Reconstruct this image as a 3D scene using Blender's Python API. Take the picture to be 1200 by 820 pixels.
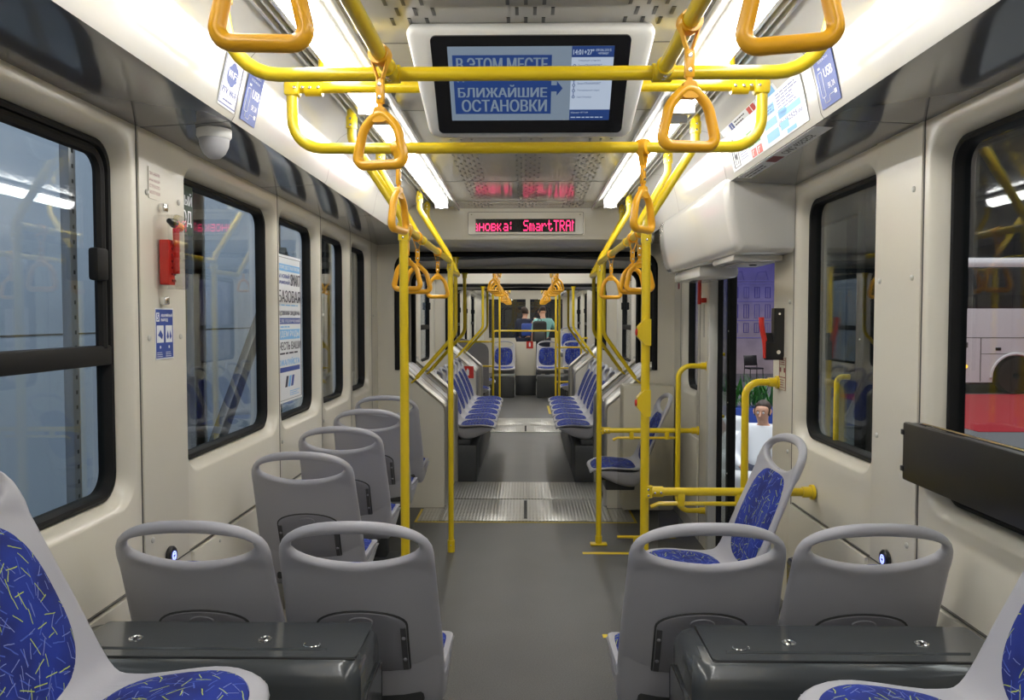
import bpy, bmesh, math, random
from math import sin, cos, pi, radians, sqrt, atan2
from mathutils import Vector, Matrix, Euler
random.seed(7)
for o in list(bpy.data.objects): bpy.data.objects.remove(o)
SC = bpy.context.scene
COL = SC.collection
V = Vector
# ------------------------------------------------------------------ camera, world, light
cam_d = bpy.data.cameras.new('camera'); cam = bpy.data.objects.new('camera', cam_d); COL.objects.link(cam)
cam.location = (0, 0, 1.48)
cam.rotation_euler = (radians(90 - 2.28), 0, radians(0.986))
cam_d.sensor_width = 36; cam_d.lens = 930/1200*36; cam_d.clip_start = 0.05; cam_d.clip_end = 200
SC.camera = cam
SC.view_settings.view_transform = 'Standard'; SC.view_settings.look = 'None'
SC.view_settings.gamma = 1; SC.view_settings.use_curve_mapping = False
SC.view_settings.exposure = 0.0
TUBE = 15        # radiance of the interior light tubes
w = bpy.data.worlds.new('World'); SC.world = w; w.use_nodes = True
w.node_tree.nodes['Background'].inputs[0].default_value = (0.55, 0.62, 0.75, 1)
w.node_tree.nodes['Background'].inputs[1].default_value = 0.12
def area(name, loc, rot, sx, sy, power, col=(1, 1, 1)):
    l = bpy.data.lights.new(name, 'AREA'); l.shape = 'RECTANGLE'; l.size = sx; l.size_y = sy; l.energy = power; l.color = col
    o = bpy.data.objects.new(name, l); o.location = loc; o.rotation_euler = rot; COL.objects.link(o); return o
area('hall_light_left', (-.2, 7, 8.5), (0, radians(14), 0), 2.5, 24, 1550, (.90, .95, 1))
area('hall_light_right', (7, 9, 8), (0, radians(15), 0), 6, 14, 900, (1, .98, .95))
area('hall_light_far', (12, 19, 8), (radians(25), 0, 0), 14, 4, 850, (1, .95, .97))
# ------------------------------------------------------------------ materials
MT = {}
def mat(name, col, rough=.5, metal=0, coat=0, spec=.5, emit=None, es=0, bump=None, noise=None):
    m = bpy.data.materials.new(name); m.use_nodes = True; nt = m.node_tree; b = nt.nodes['Principled BSDF']
    b.inputs['Base Color'].default_value = (*col, 1); b.inputs['Roughness'].default_value = rough
    b.inputs['Metallic'].default_value = metal; b.inputs['Coat Weight'].default_value = coat
    b.inputs['Coat Roughness'].default_value = .08; b.inputs['Specular IOR Level'].default_value = spec
    if emit: b.inputs['Emission Color'].default_value = (*emit, 1); b.inputs['Emission Strength'].default_value = es
    tc = None
    if noise or bump: tc = nt.nodes.new('ShaderNodeTexCoord')
    if noise:
        sc_, amt = noise
        n = nt.nodes.new('ShaderNodeTexNoise'); n.inputs['Scale'].default_value = sc_; n.inputs['Detail'].default_value = 4
        nt.links.new(tc.outputs['Object'], n.inputs['Vector'])
        mx = nt.nodes.new('ShaderNodeMix'); mx.data_type = 'RGBA'
        mx.inputs[6].default_value = (*[c*(1-amt) for c in col], 1); mx.inputs[7].default_value = (*[min(1, c*(1+amt)) for c in col], 1)
        nt.links.new(n.outputs['Fac'], mx.inputs[0]); nt.links.new(mx.outputs[2], b.inputs['Base Color'])
    if bump:
        sc_, amt = bump
        n = nt.nodes.new('ShaderNodeTexNoise'); n.inputs['Scale'].default_value = sc_; n.inputs['Detail'].default_value = 3
        nt.links.new(tc.outputs['Object'], n.inputs['Vector'])
        bp = nt.nodes.new('ShaderNodeBump'); bp.inputs['Strength'].default_value = amt; bp.inputs['Distance'].default_value = .002
        nt.links.new(n.outputs['Fac'], bp.inputs['Height']); nt.links.new(bp.outputs['Normal'], b.inputs['Normal'])
    MT[name] = m; return m
def s2l(r, g, b): return tuple(((c/255)/12.92 if c/255 < .04045 else ((c/255+.055)/1.055)**2.4) for c in (r, g, b))
mat('wall', (.69, .655, .56), .28, noise=(3, .03), coat=.2)
mat('wallgrey', (.56, .55, .50), .35)
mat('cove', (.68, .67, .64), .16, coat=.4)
mat('underside', (.16, .16, .17), .14, coat=.5)  # darker than the cove: shade of the downward face put into the colour
mat('ceil', (.44, .435, .41), .14, coat=.5)
mat('white', (.78, .78, .76), .35)
mat('black', (.012, .012, .013), .3)
mat('rubber', (.008, .008, .008), .6, spec=.25)
mat('darkgrey', (.045, .047, .048), .45)
mat('plinth', (.062, .066, .070), .4, noise=(40, .1))
mat('box', (.056, .063, .068), .24, coat=.5, bump=(9, .05))
mat('plastic', (.43, .43, .47), .38, bump=(350, .08))
mat('plasticdark', (.27, .27, .30), .42, bump=(350, .08))
mat('plasticlight', (.48, .48, .50), .4)
mat('yellow', (.80, .58, .012), .28, coat=.3)
mat('orange', (.90, .44, .014), .33, coat=.2)
mat('alu', (.55, .54, .50), .3, metal=.9)
mat('chrome', (.8, .8, .8), .12, metal=1)
mat('steel', (.42, .42, .44), .35, metal=.9, bump=(60, .1))
mat('red', (.62, .03, .02), .35)
mat('stripgrey', (.085, .085, .09), .45)
mat('darkred', (.25, .02, .03), .5)
mat('signblue', (.03, .07, .33), .4)
mat('skyblue', (.22, .52, .85), .45)
mat('paper', (.80, .82, .85), .4)
mat('ink', (.03, .03, .06), .5)
mat('green', (.06, .42, .09), .45)
mat('signgreen', (.02, .05, .03), .5)
mat('tube', (1, 1, 1), .4, emit=(1, .98, .95), es=TUBE)
mat('led', (.1, 0, .02), .5, emit=(1, .03, .16), es=2.6)
mat('scrblack', (.006, .006, .008), .16, coat=.5)
mat('scrbg', (.05, .06, .08), .3, emit=(.36, .47, .60), es=.40)
mat('scrblue', (.01, .02, .08), .3, emit=(.03, .09, .34), es=.38)
mat('scrwhite', (.05, .05, .06), .3, emit=(.62, .74, .92), es=.60)
mat('bluelight', (.02, .02, .1), .3, emit=(.25, .3, 1), es=3)
mat('redled', (.3, 0, 0), .3, emit=(1, .05, .02), es=.35)
mat('hallpanel', (.37, .44, .56), .5)
mat('hallfloor', (.16, .16, .17), .5, noise=(2, .1))
mat('halldark', (.03, .03, .035), .8)
mat('carpet', (.36, .012, .022), .9, bump=(300, .3))
mat('buswhite', (.62, .60, .62), .3, coat=.4)
mat('busglass', (.01, .01, .014), .08)
mat('amber', (.9, .4, .02), .3, emit=(1, .55, .05), es=2)
mat('leaf', (.04, .17, .03), .5, noise=(20, .4))
mat('skin', (.55, .30, .20), .5)
mat('hair', (.035, .02, .013), .6)
mat('shirtwhite', (.75, .78, .82), .7)
mat('shirtteal', (.30, .62, .58), .8)
mat('maroon', (.16, .04, .05), .8)
mat('trousers', (.02, .025, .05), .8)
mat('backpack', (.03, .03, .03), .8)
mat('leather', (.72, .75, .78), .4)
mat('floorline', (.75, .55, .02), .45)
mat('groove', (.10, .095, .085), .7)
mat('palebox', (.60, .56, .44), .4)
def floor_mat():
    m = mat('floor', (.1, .1, .1), .42); nt = m.node_tree; b = nt.nodes['Principled BSDF']
    tc = nt.nodes.new('ShaderNodeTexCoord')
    n = nt.nodes.new('ShaderNodeTexNoise'); n.inputs['Scale'].default_value = 220; n.inputs['Detail'].default_value = 2
    n2 = nt.nodes.new('ShaderNodeTexNoise'); n2.inputs['Scale'].default_value = 2.5; n2.inputs['Detail'].default_value = 5
    for q in (n, n2): nt.links.new(tc.outputs['Object'], q.inputs['Vector'])
    r = nt.nodes.new('ShaderNodeValToRGB'); e = r.color_ramp.elements
    e[0].position = .35; e[0].color = (.085, .085, .083, 1); e[1].position = .68; e[1].color = (.165, .165, .16, 1)
    nt.links.new(n.outputs['Fac'], r.inputs[0])
    mx = nt.nodes.new('ShaderNodeMix'); mx.data_type = 'RGBA'; mx.blend_type = 'MULTIPLY'; mx.inputs[0].default_value = .35
    nt.links.new(r.outputs[0], mx.inputs[6]); nt.links.new(n2.outputs['Fac'], mx.inputs[7])
    nt.links.new(mx.outputs[2], b.inputs['Base Color'])
    bp = nt.nodes.new('ShaderNodeBump'); bp.inputs['Strength'].default_value = .12; bp.inputs['Distance'].default_value = .001
    nt.links.new(n.outputs['Fac'], bp.inputs['Height']); nt.links.new(bp.outputs['Normal'], b.inputs['Normal'])
floor_mat()
def tread_mat():
    m = mat('tread', (.62, .61, .57), .30, metal=.8); nt = m.node_tree; b = nt.nodes['Principled BSDF']
    tc = nt.nodes.new('ShaderNodeTexCoord'); sp = nt.nodes.new('ShaderNodeSeparateXYZ'); nt.links.new(tc.outputs['Object'], sp.inputs[0])
    def M(op, a, bb=None):
        q = nt.nodes.new('ShaderNodeMath'); q.operation = op
        for i, x in enumerate((a, bb)):
            if x is None: continue
            if isinstance(x, (int, float)): q.inputs[i].default_value = x
            else: nt.links.new(x, q.inputs[i])
        return q.outputs[0]
    s1 = M('SINE', M('MULTIPLY', sp.outputs[0], 2*pi/.05)); s2 = M('SINE', M('MULTIPLY', sp.outputs[1], 2*pi/.07))
    h = M('MAXIMUM', M('SUBTRACT', M('MULTIPLY', M('ABSOLUTE', s1), M('ABSOLUTE', s2)), .35), 0)
    bp = nt.nodes.new('ShaderNodeBump'); bp.inputs['Strength'].default_value = .9; bp.inputs['Distance'].default_value = .012
    nt.links.new(h, bp.inputs['Height']); nt.links.new(bp.outputs['Normal'], b.inputs['Normal'])
tread_mat()
def glass_mat(name, tint, ior=1.5, extra=0.0):
    m = bpy.data.materials.new(name); m.use_nodes = True; nt = m.node_tree; nt.nodes.clear()
    out = nt.nodes.new('ShaderNodeOutputMaterial'); t = nt.nodes.new('ShaderNodeBsdfTransparent'); g = nt.nodes.new('ShaderNodeBsdfGlossy')
    t.inputs[0].default_value = (*tint, 1); g.inputs['Roughness'].default_value = 0.01; g.inputs[0].default_value = (1, 1, 1, 1)
    f0 = ((ior-1)/(ior+1))**2
    lw = nt.nodes.new('ShaderNodeLayerWeight'); lw.inputs[0].default_value = .5
    pw = nt.nodes.new('ShaderNodeMath'); pw.operation = 'POWER'; pw.inputs[1].default_value = 5; nt.links.new(lw.outputs['Facing'], pw.inputs[0])
    f = nt.nodes.new('ShaderNodeMath'); f.operation = 'MULTIPLY_ADD'; f.inputs[1].default_value = 1-f0; f.inputs[2].default_value = f0; nt.links.new(pw.outputs[0], f.inputs[0])
    ad = nt.nodes.new('ShaderNodeMath'); ad.operation = 'ADD'; ad.inputs[1].default_value = extra; ad.use_clamp = True
    mx = nt.nodes.new('ShaderNodeMixShader'); nt.links.new(f.outputs[0], ad.inputs[0]); nt.links.new(ad.outputs[0], mx.inputs[0])
    nt.links.new(t.outputs[0], mx.inputs[1]); nt.links.new(g.outputs[0], mx.inputs[2]); nt.links.new(mx.outputs[0], out.inputs[0])
    MT[name] = m
glass_mat('glass', (.86, .90, .90)); glass_mat('clear', (.90, .90, .89), 1.3); glass_mat('tinted', (.55, .60, .60))
def fabric_mat():
    m = mat('fabric', (.02, .05, .42), .85); nt = m.node_tree; b = nt.nodes['Principled BSDF']; b.inputs['Sheen Weight'].default_value = 0
    uv = nt.nodes.new('ShaderNodeUVMap'); uv.uv_map = 'UVMap'
    def N(t, **k):
        q = nt.nodes.new(t)
        for a, v in k.items(): setattr(q, a, v)
        return q
    base = N('ShaderNodeTexNoise'); base.inputs['Scale'].default_value = 9; nt.links.new(uv.outputs[0], base.inputs['Vector'])
    cr = N('ShaderNodeValToRGB'); cr.color_ramp.elements[0].color = (.006, .016, .15, 1); cr.color_ramp.elements[1].color = (.010, .034, .30, 1)
    cr.color_ramp.elements[0].position = .35; cr.color_ramp.elements[1].position = .6
    nt.links.new(base.outputs['Fac'], cr.inputs[0]); cur = cr.outputs[0]
    def layer(scale, off, half, width, col, thr, cur):
        mp = N('ShaderNodeMapping'); mp.inputs['Location'].default_value = (off, off*.7, 0); nt.links.new(uv.outputs[0], mp.inputs[0])
        wn = N('ShaderNodeTexNoise'); wn.inputs['Scale'].default_value = 40; nt.links.new(mp.outputs[0], wn.inputs['Vector'])
        wa = N('ShaderNodeVectorMath', operation='MULTIPLY_ADD'); nt.links.new(wn.outputs['Color'], wa.inputs[0]); wa.inputs[1].default_value = (.006, .006, 0); nt.links.new(mp.outputs[0], wa.inputs[2])
        vo = N('ShaderNodeTexVoronoi', voronoi_dimensions='2D', feature='F1'); vo.inputs['Scale'].default_value = scale; nt.links.new(wa.outputs[0], vo.inputs['Vector'])
        d = N('ShaderNodeVectorMath', operation='SUBTRACT'); nt.links.new(wa.outputs[0], d.inputs[0]); nt.links.new(vo.outputs['Position'], d.inputs[1])
        sc = N('ShaderNodeSeparateColor'); nt.links.new(vo.outputs['Color'], sc.inputs[0])
        an = N('ShaderNodeMath', operation='MULTIPLY'); an.inputs[1].default_value = 6.283; nt.links.new(sc.outputs[0], an.inputs[0])
        ro = N('ShaderNodeVectorRotate', rotation_type='Z_AXIS'); nt.links.new(d.outputs[0], ro.inputs['Vector']); nt.links.new(an.outputs[0], ro.inputs['Angle'])
        sp = N('ShaderNodeSeparateXYZ'); nt.links.new(ro.outputs[0], sp.inputs[0])
        def ab(s, lim):
            a = N('ShaderNodeMath', operation='ABSOLUTE'); nt.links.new(s, a.inputs[0])
            l = N('ShaderNodeMath', operation='LESS_THAN'); l.inputs[1].default_value = lim; nt.links.new(a.outputs[0], l.inputs[0]); return l.outputs[0]
        mu = N('ShaderNodeMath', operation='MULTIPLY'); nt.links.new(ab(sp.outputs[0], half), mu.inputs[0]); nt.links.new(ab(sp.outputs[1], width), mu.inputs[1])
        gt = N('ShaderNodeMath', operation='LESS_THAN'); gt.inputs[1].default_value = thr; nt.links.new(sc.outputs[1], gt.inputs[0])
        m2 = N('ShaderNodeMath', operation='MULTIPLY'); nt.links.new(mu.outputs[0], m2.inputs[0]); nt.links.new(gt.outputs[0], m2.inputs[1])
        mx = N('ShaderNodeMix', data_type='RGBA'); nt.links.new(m2.outputs[0], mx.inputs[0]); nt.links.new(cur, mx.inputs[6]); mx.inputs[7].default_value = (*col, 1)
        return mx.outputs[2]
    Y = (.50, .60, .06); W = (.22, .27, .60); P = (.06, .11, .50)
    cur = layer(30, 3.3, .018, .0012, P, .6, cur)
    cur = layer(30, 1.1, .017, .0008, W, .42, cur)
    cur = layer(34, 7.7, .013, .0007, W, .28, cur)
    cur = layer(27, 5.1, .018, .0009, Y, .52, cur)
    cur = layer(29, 9.4, .013, .0008, Y, .36, cur)
    nt.links.new(cur, b.inputs['Base Color'])
fabric_mat()
def poster_mat():
    m = mat('backdropprint', (.2, .2, .5), .7); nt = m.node_tree; b = nt.nodes['Principled BSDF']
    tc = nt.nodes.new('ShaderNodeTexCoord'); sp = nt.nodes.new('ShaderNodeSeparateXYZ'); nt.links.new(tc.outputs['Object'], sp.inputs[0])
    mr = nt.nodes.new('ShaderNodeMapRange'); mr.inputs[1].default_value = -0.6; mr.inputs[2].default_value = 5.4; nt.links.new(sp.outputs[2], mr.inputs[0])
    r = nt.nodes.new('ShaderNodeValToRGB'); e = r.color_ramp.elements
    e[0].position = .05; e[0].color = (.34, .28, .31, 1); e[1].position = .85; e[1].color = (.05, .04, .30, 1)
    q = e.new(.33); q.color = (.27, .23, .36, 1); q = e.new(.52); q.color = (.13, .12, .36, 1)
    nt.links.new(mr.outputs[0], r.inputs[0])
    n = nt.nodes.new('ShaderNodeTexNoise'); n.inputs['Scale'].default_value = 1.6; n.inputs['Detail'].default_value = 8; nt.links.new(tc.outputs['Object'], n.inputs['Vector'])
    mx = nt.nodes.new('ShaderNodeMix'); mx.data_type = 'RGBA'; mx.blend_type = 'OVERLAY'; mx.inputs[0].default_value = .5
    nt.links.new(r.outputs[0], mx.inputs[6]); nt.links.new(n.outputs['Fac'], mx.inputs[7]); nt.links.new(mx.outputs[2], b.inputs['Base Color'])
poster_mat()
mat('printline', (.06, .05, .34), .7); mat('printline2', (.14, .13, .45), .7)
# ------------------------------------------------------------------ mesh helpers
def cr_spline(P, n=8):
    P = [V(p) for p in P]; out = []
    for i in range(len(P)-1):
        p0 = P[max(i-1, 0)]; p1 = P[i]; p2 = P[i+1]; p3 = P[min(i+2, len(P)-1)]
        for k in range(n):
            t = k/n
            out.append(.5*((2*p1)+(p2-p0)*t+(2*p0-5*p1+4*p2-p3)*t*t+(3*p1-p0-3*p2+p3)*t**3))
    out.append(P[-1]); return out
def fillet(P, r, n=6, closed=False):
    P = [V(p) for p in P]; out = []; N = len(P)
    for i in range(N):
        if not closed and i in (0, N-1): out.append(P[i]); continue
        a = P[(i-1) % N]; b = P[i]; c = P[(i+1) % N]
        u = (a-b); v = (c-b); lu = u.length; lv = v.length; u.normalize(); v.normalize()
        ang = u.angle(v)
        if abs(ang-pi) < .02: out.append(b); continue
        rr = r[i] if isinstance(r, (list, tuple)) else r
        t = min(rr/math.tan(ang/2), lu*.49, lv*.49); rr = t*math.tan(ang/2)
        bis = (u+v).normalized(); ctr = b+bis*(rr/sin(ang/2))
        s = b+u*t-ctr; e = b+v*t-ctr; tot = s.angle(e)
        for k in range(n+1):
            f = k/n; q = (s*sin((1-f)*tot)+e*sin(f*tot))/max(sin(tot), 1e-6); out.append(ctr+q)
    return out
class MB:
    def __init__(s): s.bm = bmesh.new(); s.mats = []; s.cur = 0; s.uv = None
    def m(s, name):
        if name not in s.mats: s.mats.append(name)
        s.cur = s.mats.index(name); return s
    def face(s, vs):
        try: f = s.bm.faces.new(vs)
        except ValueError: return None
        f.material_index = s.cur; f.smooth = True; return f
    def box(s, c, d, bevel=0, rot=None, seg=2):
        c = V(c); hs = V(d)/2; vs = []
        R = rot if rot is not None else Matrix.Identity(3)
        for x in (-1, 1):
            for y in (-1, 1):
                for z in (-1, 1): vs.append(s.bm.verts.new(c+R@V((x*hs.x, y*hs.y, z*hs.z))))
        fs = [s.face([vs[i] for i in q]) for q in ((0, 1, 3, 2), (4, 6, 7, 5), (0, 4, 5, 1), (2, 3, 7, 6), (0, 2, 6, 4), (1, 5, 7, 3))]
        if bevel > 0:
            ed = set(e for f in fs for e in f.edges)
            r = bmesh.ops.bevel(s.bm, geom=list(ed), offset=min(bevel, min(d)*.45), segments=seg, profile=.5, affect='EDGES', clamp_overlap=True)
            for f in r['faces']: f.material_index = s.cur; f.smooth = True
        return s
    def b2(s, x0, x1, y0, y1, z0, z1, bevel=0, seg=2):
        return s.box(((x0+x1)/2, (y0+y1)/2, (z0+z1)/2), (abs(x1-x0), abs(y1-y0), abs(z1-z0)), bevel, None, seg)
    def loops(s, L, closed=True, cap0=False, cap1=False):
        vl = [[s.bm.verts.new(p) for p in l] for l in L]
        for a, b in zip(vl, vl[1:]):
            n = len(a)
            for i in range(n if closed else n-1):
                j = (i+1) % n; s.face((a[i], a[j], b[j], b[i]))
        if cap0: s.face(vl[0][::-1])
        if cap1: s.face(vl[-1])
        return vl
    def tube(s, P, r, seg=12, closed=False, caps=True, sq=None):
        P = [V(p) for p in P]; N = len(P); L = []
        T = []
        for i in range(N):
            if closed: t = P[(i+1) % N]-P[(i-1) % N]
            else: t = P[min(i+1, N-1)]-P[max(i-1, 0)]
            T.append(t.normalized())
        up = V((0, 0, 1)) if abs(T[0].z) < .9 else V((0, 1, 0))
        a = T[0].cross(up).normalized()
        for i in range(N):
            a = (a-T[i]*a.dot(T[i])).normalized(); b = T[i].cross(a)
            rr = r[i] if isinstance(r, (list, tuple)) else r
            fx, fy = sq if sq else (1, 1)
            L.append([P[i]+a*(rr*fx*cos(2*pi*k/seg))+b*(rr*fy*sin(2*pi*k/seg)) for k in range(seg)])
        if closed: L.append(L[0])
        s.loops(L, True, caps and not closed, caps and not closed)
        if closed: bmesh.ops.remove_doubles(s.bm, verts=s.bm.verts[-len(L)*seg:], dist=1e-6)
        return s
    def cyl(s, a, b, r, seg=14, r2=None):
        return s.tube([a, b], [r, r if r2 is None else r2], seg)
    def lathe(s, prof, o, axis=(0, 0, 1), seg=20):
        o = V(o); ax = V(axis).normalized(); u = ax.orthogonal().normalized(); w = ax.cross(u)
        L = [[o+ax*z+u*(max(r, 1e-5)*cos(2*pi*k/seg))+w*(max(r, 1e-5)*sin(2*pi*k/seg)) for k in range(seg)] for r, z in prof]
        s.loops(L, True, True, True); return s
    def prism(s, poly, f, n0, n1):
        """poly: 2D points, f(u,v,n)->3D"""
        s.loops([[f(u, v, n) for u, v in poly] for n in (n0, n1)], True, True, True); return s
    def plate(s, f, u0, v0, u1, v1, n0, n1): return s.prism([(u0, v0), (u1, v0), (u1, v1), (u0, v1)], f, n0, n1)
    def add(s, me, M):
        vs = [s.bm.verts.new(M@v.co) for v in me.vertices]
        for p in me.polygons: s.face([vs[i] for i in p.vertices])
        return s
    def build(s, name, parent=None, sharp=35, mats=None, loc=None):
        bmesh.ops.recalc_face_normals(s.bm, faces=s.bm.faces)
        for e in s.bm.edges:
            if len(e.link_faces) == 2 and e.calc_face_angle(0) > radians(sharp): e.smooth = False
        me = bpy.data.meshes.new(name)
        if loc is not None: bmesh.ops.translate(s.bm, verts=s.bm.verts, vec=-V(loc))
        s.bm.to_mesh(me); s.bm.free()
        for k in (s.mats or ['wall']): me.materials.append(MT[k])
        o = bpy.data.objects.new(name, me); COL.objects.link(o)
        if loc is not None: o.location = loc
        if parent: o.parent = parent
        return o
def tag(o, label, cat, group=None, kind=None):
    if label: o['label'] = label
    if cat: o['category'] = cat
    if group: o['group'] = group
    if kind: o['kind'] = kind
    return o
def struct(o): o['kind'] = 'structure'; return o
def empty(name, loc=(0, 0, 0), rz=0, label=None, cat=None, group=None):
    o = bpy.data.objects.new(name, None); COL.objects.link(o); o.location = loc; o.rotation_euler = (0, 0, rz)
    o.empty_display_size = .05
    return tag(o, label, cat, group)
KIDS = {}
def copy_tree(o, parent=None):
    c = o.copy(); COL.objects.link(c); c.parent = parent
    for ch in [x for x in bpy.data.objects if x.parent == o]: copy_tree(ch, c)
    return c
def frame(O, U, Vv, N=None):
    O = V(O); U = V(U).normalized(); Vv = V(Vv).normalized(); N = V(N).normalized() if N is not None else U.cross(Vv)
    return lambda u, v, n=0: O+U*u+Vv*v+N*n
FONTC = {}
def text_mesh(t):
    if t in FONTC: return FONTC[t]
    c = bpy.data.curves.new('t', 'FONT'); c.body = t; c.size = 1; c.resolution_u = 3; c.extrude = 0
    o = bpy.data.objects.new('t', c); COL.objects.link(o)
    dg = bpy.context.evaluated_depsgraph_get(); me = bpy.data.meshes.new_from_object(o.evaluated_get(dg))
    bpy.data.objects.remove(o); FONTC[t] = me; return me
def put_text(mb, t, f, u0, v0, u1, v1, n, bold=0):
    me = text_mesh(t)
    xs = [v.co.x for v in me.vertices]; ys = [v.co.y for v in me.vertices]
    if not xs: return
    ax, bx, ay, by = min(xs), max(xs), min(ys), max(ys)
    offs = [(0, 0)] if not bold else [(0, 0), (bold, 0), (-bold, 0)]
    for ox, oy in offs:
        vs = [mb.bm.verts.new(f(u0+ox+(v.co.x-ax)/(bx-ax)*(u1-u0), v0+oy+(v.co.y-ay)/(by-ay)*(v1-v0), n+abs(ox)*.05+(.0001 if ox > 0 else 0))) for v in me.vertices]
        for p in me.polygons: mb.face([vs[i] for i in p.vertices])
def lines(mb, f, u0, v0, u1, v1, rows, n, frac=.45, seed=1, word=.25):
    """small print: rows of word-like dashes"""
    rnd = random.Random(seed); h = (v1-v0)/rows
    for i in range(rows):
        v = v1-(i+.5)*h; u = u0; end = u1-(u1-u0)*rnd.uniform(0, .3)
        while u < end:
            L = (u1-u0)*rnd.uniform(.4, 1)*word; e = min(u+L, end)
            mb.plate(f, u, v-h*frac/2, e, v+h*frac/2, n, n+.0003); u = e+(u1-u0)*.035
# ------------------------------------------------------------------ setting: floor
W = 1.15
mb = MB().m('floor'); mb.b2(-1.16, 1.16, -1.6, 22, -.12, 0); mb.m('floorline')
mb.b2(-.80, .80, 5.70, 5.72, 0, .0015); mb.b2(-.81, -.79, 5.70, 6.1, 0, .0015); mb.b2(.79, .81, 5.70, 6.1, 0, .0015)
mb.b2(.36, 1.15, 4.94, 4.98, 0, .0015); mb.b2(.36, 1.15, 3.63, 3.67, 0, .0015)
mb.b2(.36, .40, 12.3, 13.4, 0, .0015); mb.b2(.36, 1.0, 12.26, 12.3, 0, .0015)
struct(mb.build('floor'))
def tread(y0, ym, y1, hw, name, label):
    mb = MB().m('tread'); mb.b2(-hw, hw, y0, ym-.006, 0, .008, .002); mb.b2(-hw, hw, ym+.006, y1, 0, .012, .002)
    mb.m('rubber'); mb.b2(-.012, .012, y0+.06, ym-.06, .008, .011)
    return struct(mb.build(name))
tread(5.73, 6.42, 7.08, .63, 'trim_1', ''); tread(10.25, 10.9, 11.65, .63, 'trim_2', '')
mb = MB().m('tread'); mb.b2(-.79, -.635, 5.73, 6.11, 0, .006); mb.b2(.635, .79, 5.73, 6.11, 0, .006); struct(mb.build('trim_3'))
# ------------------------------------------------------------------ walls with rounded window openings
Z0, Z1 = 0.0, 2.06
def rrect(y0, y1, z0, z1, r, k=6):
    out = []
    for (cy, cz, a0) in ((y1-r, z1-r, 0), (y0+r, z1-r, 90), (y0+r, z0+r, 180), (y1-r, z0+r, 270)):
        for i in range(k+1):
            a = radians(a0+90*i/k); out.append((cy+r*cos(a), cz+r*sin(a)))
    return out
def outer_of(inner, y0, y1, z0, z1, k=6):
    out = []
    cs = [(y1, z1), (y0, z1), (y0, z0), (y1, z0)]
    for q in range(4):
        Y, Z = cs[q]; g = inner[q*(k+1):(q+1)*(k+1)]
        for i, (a, b) in enumerate(g):
            t = i/k
            if q % 2 == 0: out.append((Y, b+(Z-b)*min(1, t*2)) if t <= .5 else (Y+(a-Y)*(t*2-1), Z))
            else: out.append((a+(Y-a)*min(1, t*2), Z) if t <= .5 else (Y, Z+(b-Z)*(t*2-1)))
    return out
def window_panel(mb, s, y0, y1, hole, r=.07):
    hy0, hy1, hz0, hz1 = hole
    def L(g, x): return [V((s*x, a, b)) for a, b in rrect(hy0-g, hy1+g, hz0-g, hz1+g, r+g*.8)]
    inner = rrect(hy0-.042, hy1+.042, hz0-.042, hz1+.042, r+.034)
    out = [V((s*W, a, b)) for a, b in outer_of(inner, y0, y1, Z0, Z1)]
    mb.loops([out, L(.042, W), L(.034, W+.004), L(.022, W+.022), L(.008, W+.055), L(.004, W+.07)])
def solid_panel(mb, s, y0, y1, z0=Z0, z1=Z1, th=.03, proud=0):
    mb.b2(s*(W-proud), s*(W+th), y0, y1, z0, z1)
WN = [0]
def window(s, hole, r=.07, slider=None, mullion=None):
    WN[0] += 1; hy0, hy1, hz0, hz1 = hole; n = WN[0]
    mb = MB().m('rubber')
    def L(g, x): return [V((s*x, a, b)) for a, b in rrect(hy0+g, hy1-g, hz0+g, hz1-g, max(r-g*.6, .01))]
    mb.loops([L(-.006, W+.045), L(.004, W+.040), L(.012, W+.043), L(.016, W+.056), L(.016, W+.085), L(-.006, W+.085), L(-.006, W+.045)])
    if slider:
        mb.b2(s*(W+.04), s*(W+.085), hy0+.01, hy1-.01, slider-.028, slider+.028, .006)
        mb.tube(fillet([(s*(W+.052), hy0+.03, slider+.02), (s*(W+.052), hy0+.03, hz1-.03), (s*(W+.052), hy1-.045, hz1-.03), (s*(W+.052), hy1-.045, slider+.02)], .06), .016, 8)
        mb.b2(s*(W+.02), s*(W+.05), hy1-.115, hy1-.055, slider+.21, slider+.30, .008)
    o = struct(mb.build('window_%d' % n))
    g = MB().m('glass'); g.loops([L(.010, W+.066), L(.010, W+.071)], True, True, True)
    o2 = g.build('glass', o)
    return o
HZ = (.985, 1.965)
def side_wall(s, mods, solids, name):
    mb = MB().m('wall')
    for (y0, y1, hole) in mods: window_panel(mb, s, y0, y1, hole)
    for sd in solids: solid_panel(mb, s, *sd)
    return mb
L_mods = [(-1.6, .70, (-1.3, .60, .965, 1.975)), (.70, 2.345, (.80, 2.275, .965, 1.975)), (2.654, 3.675, (2.70, 3.63, *HZ)), (3.675, 4.447, (3.735, 4.39, *HZ)),
          (4.447, 5.20, (4.51, 5.145, *HZ)), (5.20, 5.91, (5.27, 5.85, *HZ))]
mb = side_wall(-1, L_mods, [(2.345, 2.654, Z0, Z1, .03, .006), (5.91, 6.15)], 'wall_left')
mb.m('groove')
for y in (.70, 2.342, 3.675, 4.447, 5.20, 5.91): mb.b2(-W-.001, -W+.0012, y-.003, y+.003, 0, Z1)
mb.b2(-W-.001, -W+.0075, -1.6, 6.1, .686, .690)
mb.m('wall')
for (a, b) in ((-1.5, .68), (.72, 2.33), (2.68, 3.66), (3.69, 4.43), (4.46, 5.19), (5.21, 6.1)): mb.b2(-W-.001, -W+.014, a, b, .10, .68, .006)
mb.m('wallgrey')
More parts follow.
